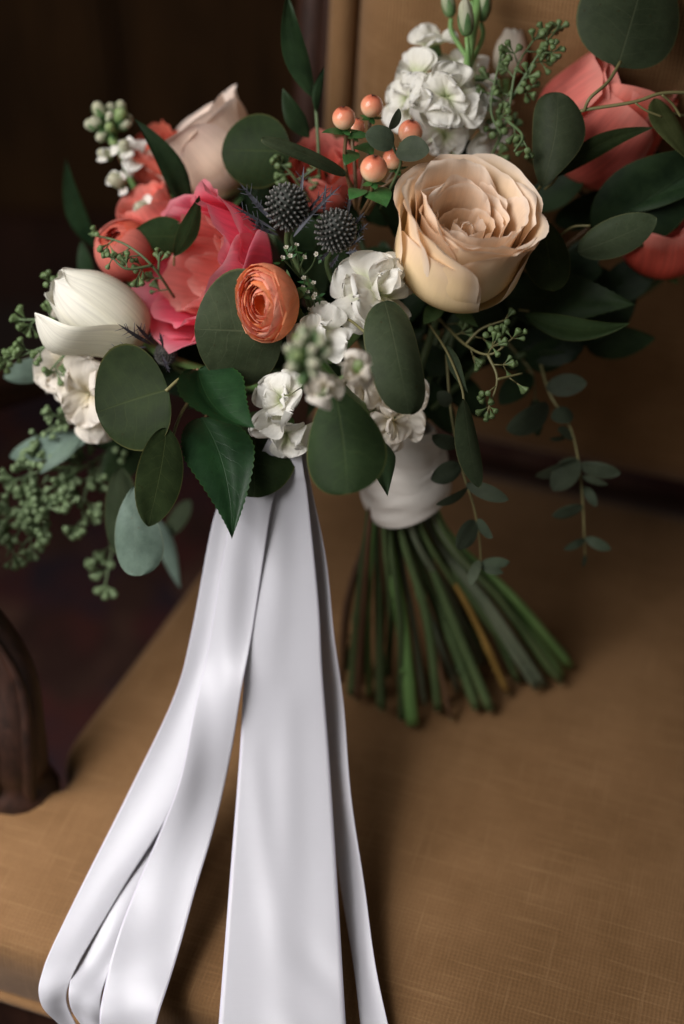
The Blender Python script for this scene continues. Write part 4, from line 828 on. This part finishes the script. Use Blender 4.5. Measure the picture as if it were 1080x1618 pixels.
sprig('long green leaf edge crossing the front of the coral peony', [([(860, 300, .95), (872, 290, .945), (880, 280, .94)], 2.0)], [((880, 279, .94), (1032, 202, .925), 34, 'eucdark', 'lance', dict(roll=30, arch=-.05, fold=.2, bend=-.06))], 49)
sprig('deep green round leaf tucked behind the right side of the rose', [([(850, 430, .96), (866, 400, .95)], 2.2)], [((853, 345, .945), (872, 460, .93), 82, 'eucdark', 'round', dict(roll=-15, arch=.04, curl=.1))], 53)
sprig('oval grey green leaf in front of the coral bloom at the right', [([(880, 375, .95), (905, 359, .94), (932, 357, .935)], 2.0)], [((912, 398, .94), (1037, 345, .925), 62, 'euc', 'ellip', dict(roll=14, arch=.03, curl=.08, bend=.02))], 57)
sprig('brownish narrow leaf below the dark foliage right of the rose', [([(820, 490, .96), (835, 492, .955)], 1.8)], [((828, 496, .955), (994, 511, .94), 40, 'eucdark', 'lance', dict(roll=30, arch=.05, bend=.08))], 61)
sprig('small green leaf crossing in front of the coral bud and peony', [([(275, 420, .95), (275, 405, .945)], 1.8)], [((275, 405, .94), (315, 308, .93), 34, 'eucdark', 'lance', dict(roll=25, arch=.04, bend=.04)), ((298, 372, .955), (205, 372, .955), 62, 'eucdark', 'ovate', dict(roll=-30, arch=.03))], 65)
sprig('blurred pale leaves low at the far left behind the seeds', [([(200, 700, 1.03), (150, 700, 1.02), (110, 690, 1.01)], 2.4)], [((140, 690, 1.0), (15, 722, 1.0), 46, 'eucpale', 'ellip', dict(roll=20)), ((130, 690, .99), (62, 750, .98), 26, 'eucpale', 'lance', dict(roll=20)), ((90, 575, .99), (5, 596, .985), 40, 'eucpale', 'ellip', dict(roll=-20)), ((250, 820, 1.05), (285, 930, 1.05), 26, 'eucpale', 'lance', dict(roll=10)), ((300, 790, 1.06), (262, 850, 1.06), 30, 'euc', 'ellip', dict(roll=10))], 69)

# camellia / dark glossy leaves
sprig('folded glossy green leaf with a saw toothed edge at the centre left', [([(330, 600, .94), (316, 588, .925), (312, 584, .915)], 2.4)], [((313, 585, .905), (402, 676, .872), 120, 'camellia', 'acumin', dict(roll=-40, fold=.6, arch=-.06, serr=.0011, nv=49, bend=.10))], 73, 'twigbrown', 'leaf', 'camellia_leaf', GL)
sprig('large glossy dark green leaf with serrated edges pointing down to the ribbon', [([(330, 640, .94), (322, 670, .93)], 2.4)], [((318, 660, .925), (366, 852, .89), 112, 'camellia', 'acumin', dict(roll=-10, fold=.32, arch=.04, serr=.0011, nv=59, bend=-.06))], 77, 'twigbrown', 'leaf', 'camellia_leaf', GL)
sprig('broad black green glossy leaf at the right edge under the coral peony', [([(880, 400, .99), (930, 360, .98)], 2.6)], [((940, 372, .975), (1130, 235, .95), 130, 'darkleaf', 'ovate', dict(roll=10, fold=.25, arch=.04)), ((990, 330, .965), (1140, 280, .945), 60, 'darkleaf', 'ovate', dict(roll=-40, fold=.3))], 81, 'twigbrown', 'leaf', 'salal_leaf', GL)
sprig('dark pointed leaf below the round leaf right of the rose', [([(820, 450, .985), (850, 440, .98)], 2.4)], [((800, 470, .985), (1003, 482, .955), 100, 'darkleaf', 'acumin', dict(roll=-10, fold=.2, arch=.03, serr=.0006, nv=41))], 85, 'twigbrown', 'leaf', 'salal_leaf', GL)
sprig('small dark pointed leaf between the large leaf and the stem wrap', [([(600, 690, .95), (600, 705, .945)], 2.0)], [((588, 690, .93), (612, 785, .905), 56, 'darkleaf', 'acumin', dict(roll=-20, fold=.2))], 89, 'twigbrown', 'leaf', 'salal_leaf', GL)
sprig('long pointed dark leaves rising in front of the chair frame at the top', [([(505, 290, .97), (502, 220, .96), (497, 150, .955), (492, 130, .955)], 2.6)],
      [((496, 156, .955), (452, -10, .95), 42, 'ruscus', 'lance', dict(roll=20, arch=.05, bend=-.10)), ((500, 178, .955), (512, 105, .945), 17, 'ruscus', 'lance', dict(roll=30, bend=-.08)), ((488, 218, .96), (446, 140, .95), 34, 'ruscus', 'lance', dict(roll=15, arch=.04, bend=-.08))], 93, 'twiggreen', 'ruscus', 'ruscus_sprig', GL)
sprig('pointed dark green blade leaf over the soft coral bloom', [([(310, 370, .99), (296, 345, .985)], 2.0)], [((298, 345, .985), (212, 188, .955), 42, 'ruscus', 'lance', dict(roll=15, fold=.25, arch=.05, bend=.06))], 97, 'twiggreen', 'ruscus', 'ruscus_sprig', GL)
sprig('blurred curved dark leaf sticking out at the far left against the wall', [([(190, 440, 1.04), (160, 400, 1.04)], 2.2)], [((150, 392, 1.04), (104, 250, 1.02), 32, 'ruscus', 'lance', dict(roll=20, arch=.05, bend=-.10)), ((140, 450, 1.03), (128, 380, 1.02), 24, 'ruscus', 'lance', dict(roll=0))], 101, 'twiggreen', 'ruscus', 'ruscus_sprig', GL)

# trailing sprigs
def trailing(label, path, pairs, seed, mat='smallleaf', first=None):
    T = Thing('eucalyptus_sprig', label, 'eucalyptus', P(*path[0]), GE); twig(T, path, [2.4, 1.2], 'twig'); rng = random.Random(seed)
    for i, (b, e, wd) in enumerate(pairs): leaf(T, b, e, wd, mat, 'ellip', rng.uniform(-45, 45), seed=seed + i, arch=rng.uniform(.02, .08), nu=7, nv=13, fold=.15)
    return T
trailing('trailing sprig of small grey leaves hanging over the stem wrap', [(705, 560, .95), (712, 650, .945), (728, 735, .95), (748, 800, .955), (757, 850, .965), (760, 900, .975)], [((722, 705, .95), (682, 688, .94), 26), ((728, 735, .95), (680, 758, .945), 34), ((736, 765, .95), (803, 790, .94), 26), ((738, 770, .95), (688, 797, .945), 20), ((750, 822, .955), (722, 868, .95), 34), ((754, 820, .955), (778, 850, .95), 22), ((758, 885, .97), (742, 925, .965), 18), ((760, 890, .97), (805, 888, .965), 20), ((760, 895, .97), (795, 905, .965), 14), ((712, 640, .945), (690, 620, .94), 24)], 3)
trailing('longer trailing sprig of small dark leaves at the right over the seat', [(850, 560, 1.0), (868, 622, .99), (898, 670, .985), (912, 720, .985), (920, 790, .99), (924, 880, 1.0)], [((862, 612, .985), (927, 606, .975), 36), ((866, 640, .985), (800, 680, .975), 48), ((895, 690, .985), (868, 692, .975), 14), ((905, 690, .985), (880, 680, .975), 24), ((912, 725, .985), (872, 775, .98), 40), ((912, 728, .985), (845, 752, .98), 26), ((914, 735, .985), (980, 748, .975), 26), ((918, 752, .985), (960, 766, .98), 12), ((920, 800, .99), (872, 815, .985), 22), ((922, 770, .99), (942, 800, .985), 16), ((924, 850, .995), (965, 868, .99), 18), ((924, 852, .995), (890, 868, .99), 14), ((924, 875, 1.0), (920, 896, .998), 10), ((905, 655, .985), (870, 660, .98), 30)], 9)
trailing('short sprig of dark leaves below the rose against the backrest', [(800, 540, 1.0), (840, 590, 1.0), (845, 640, 1.0)], [((815, 560, 1.0), (912, 565, .99), 30), ((838, 590, 1.0), (790, 640, .99), 44), ((845, 630, 1.0), (850, 690, .995), 30), ((830, 575, 1.0), (905, 540, .995), 60)], 15, 'darkleaf')

# ------------------------------------------------------------------ dark foliage that fills the heart of the bouquet
fo = Thing('foliage', 'dark green foliage filling the gaps between the flowers', 'foliage', WRAPTOP, GL); rg = random.Random(77)
for i in range(120):
    a = rg.uniform(0, 2 * PI); r = math.sqrt(rg.random()); x = 560 + math.cos(a) * r * 330; y = 455 + math.sin(a) * r * 200 - (40 if x > 700 else 0)
    if x < 330 and y < 330: continue
    d = 1.0 - .03 * (1 - r) + rg.uniform(-.02, .025); L = rg.uniform(70, 130); an = math.atan2(y - 560, x - 620) + rg.uniform(-.9, .9)
    leaf(fo, (x - math.cos(an) * L / 2, y - math.sin(an) * L / 2, d + .02), (x + math.cos(an) * L / 2, y + math.sin(an) * L / 2, d), rg.uniform(40, 66), 'darkleaf', rg.choice(('ovate', 'ellip', 'acumin')), rg.uniform(-45, 45), seed=i, arch=rg.uniform(-.03, .08), fold=rg.uniform(0, .3), nu=7, nv=11)
for i, (x, y) in enumerate([(880, 300), (930, 330), (980, 300), (900, 430), (950, 450), (880, 480), (930, 400), (850, 520), (900, 520), (960, 500), (1000, 440), (1020, 320), (1060, 330), (1000, 250), (820, 560), (870, 545), (700, 560), (660, 600), (690, 640), (730, 620), (640, 640), (600, 600), (250, 500), (270, 560), (220, 580), (300, 600), (350, 620), (390, 600), (240, 480), (170, 690), (200, 720), (940, 530), (980, 540)]):
    d = .99 + rg.uniform(-.01, .02); L = rg.uniform(90, 130); an = math.atan2(y - 560, x - 620) + rg.uniform(-.5, .5)
    leaf(fo, (x - math.cos(an) * L / 2, y - math.sin(an) * L / 2, d + .015), (x + math.cos(an) * L / 2, y + math.sin(an) * L / 2, d), rg.uniform(50, 76), 'darkleaf', rg.choice(('ovate', 'ellip')), rg.uniform(-30, 30), seed=i + 300, arch=rg.uniform(-.03, .08), fold=rg.uniform(0, .3), nu=7, nv=11)
for i in range(22):
    a = rg.uniform(0, 2 * PI); r = math.sqrt(rg.random()) * .95; x = 560 + math.cos(a) * r * 320; y = 440 + math.sin(a) * r * 170
    fo.addw('stem', *tube([P(x, y, 1.0), P((x + 655) / 2 + rg.uniform(-20, 20), (y + 700) / 2, 1.0), WRAPTOP + V(rg.uniform(-.02, .02), 0, 0)], .0022, 6), 'stemdark')
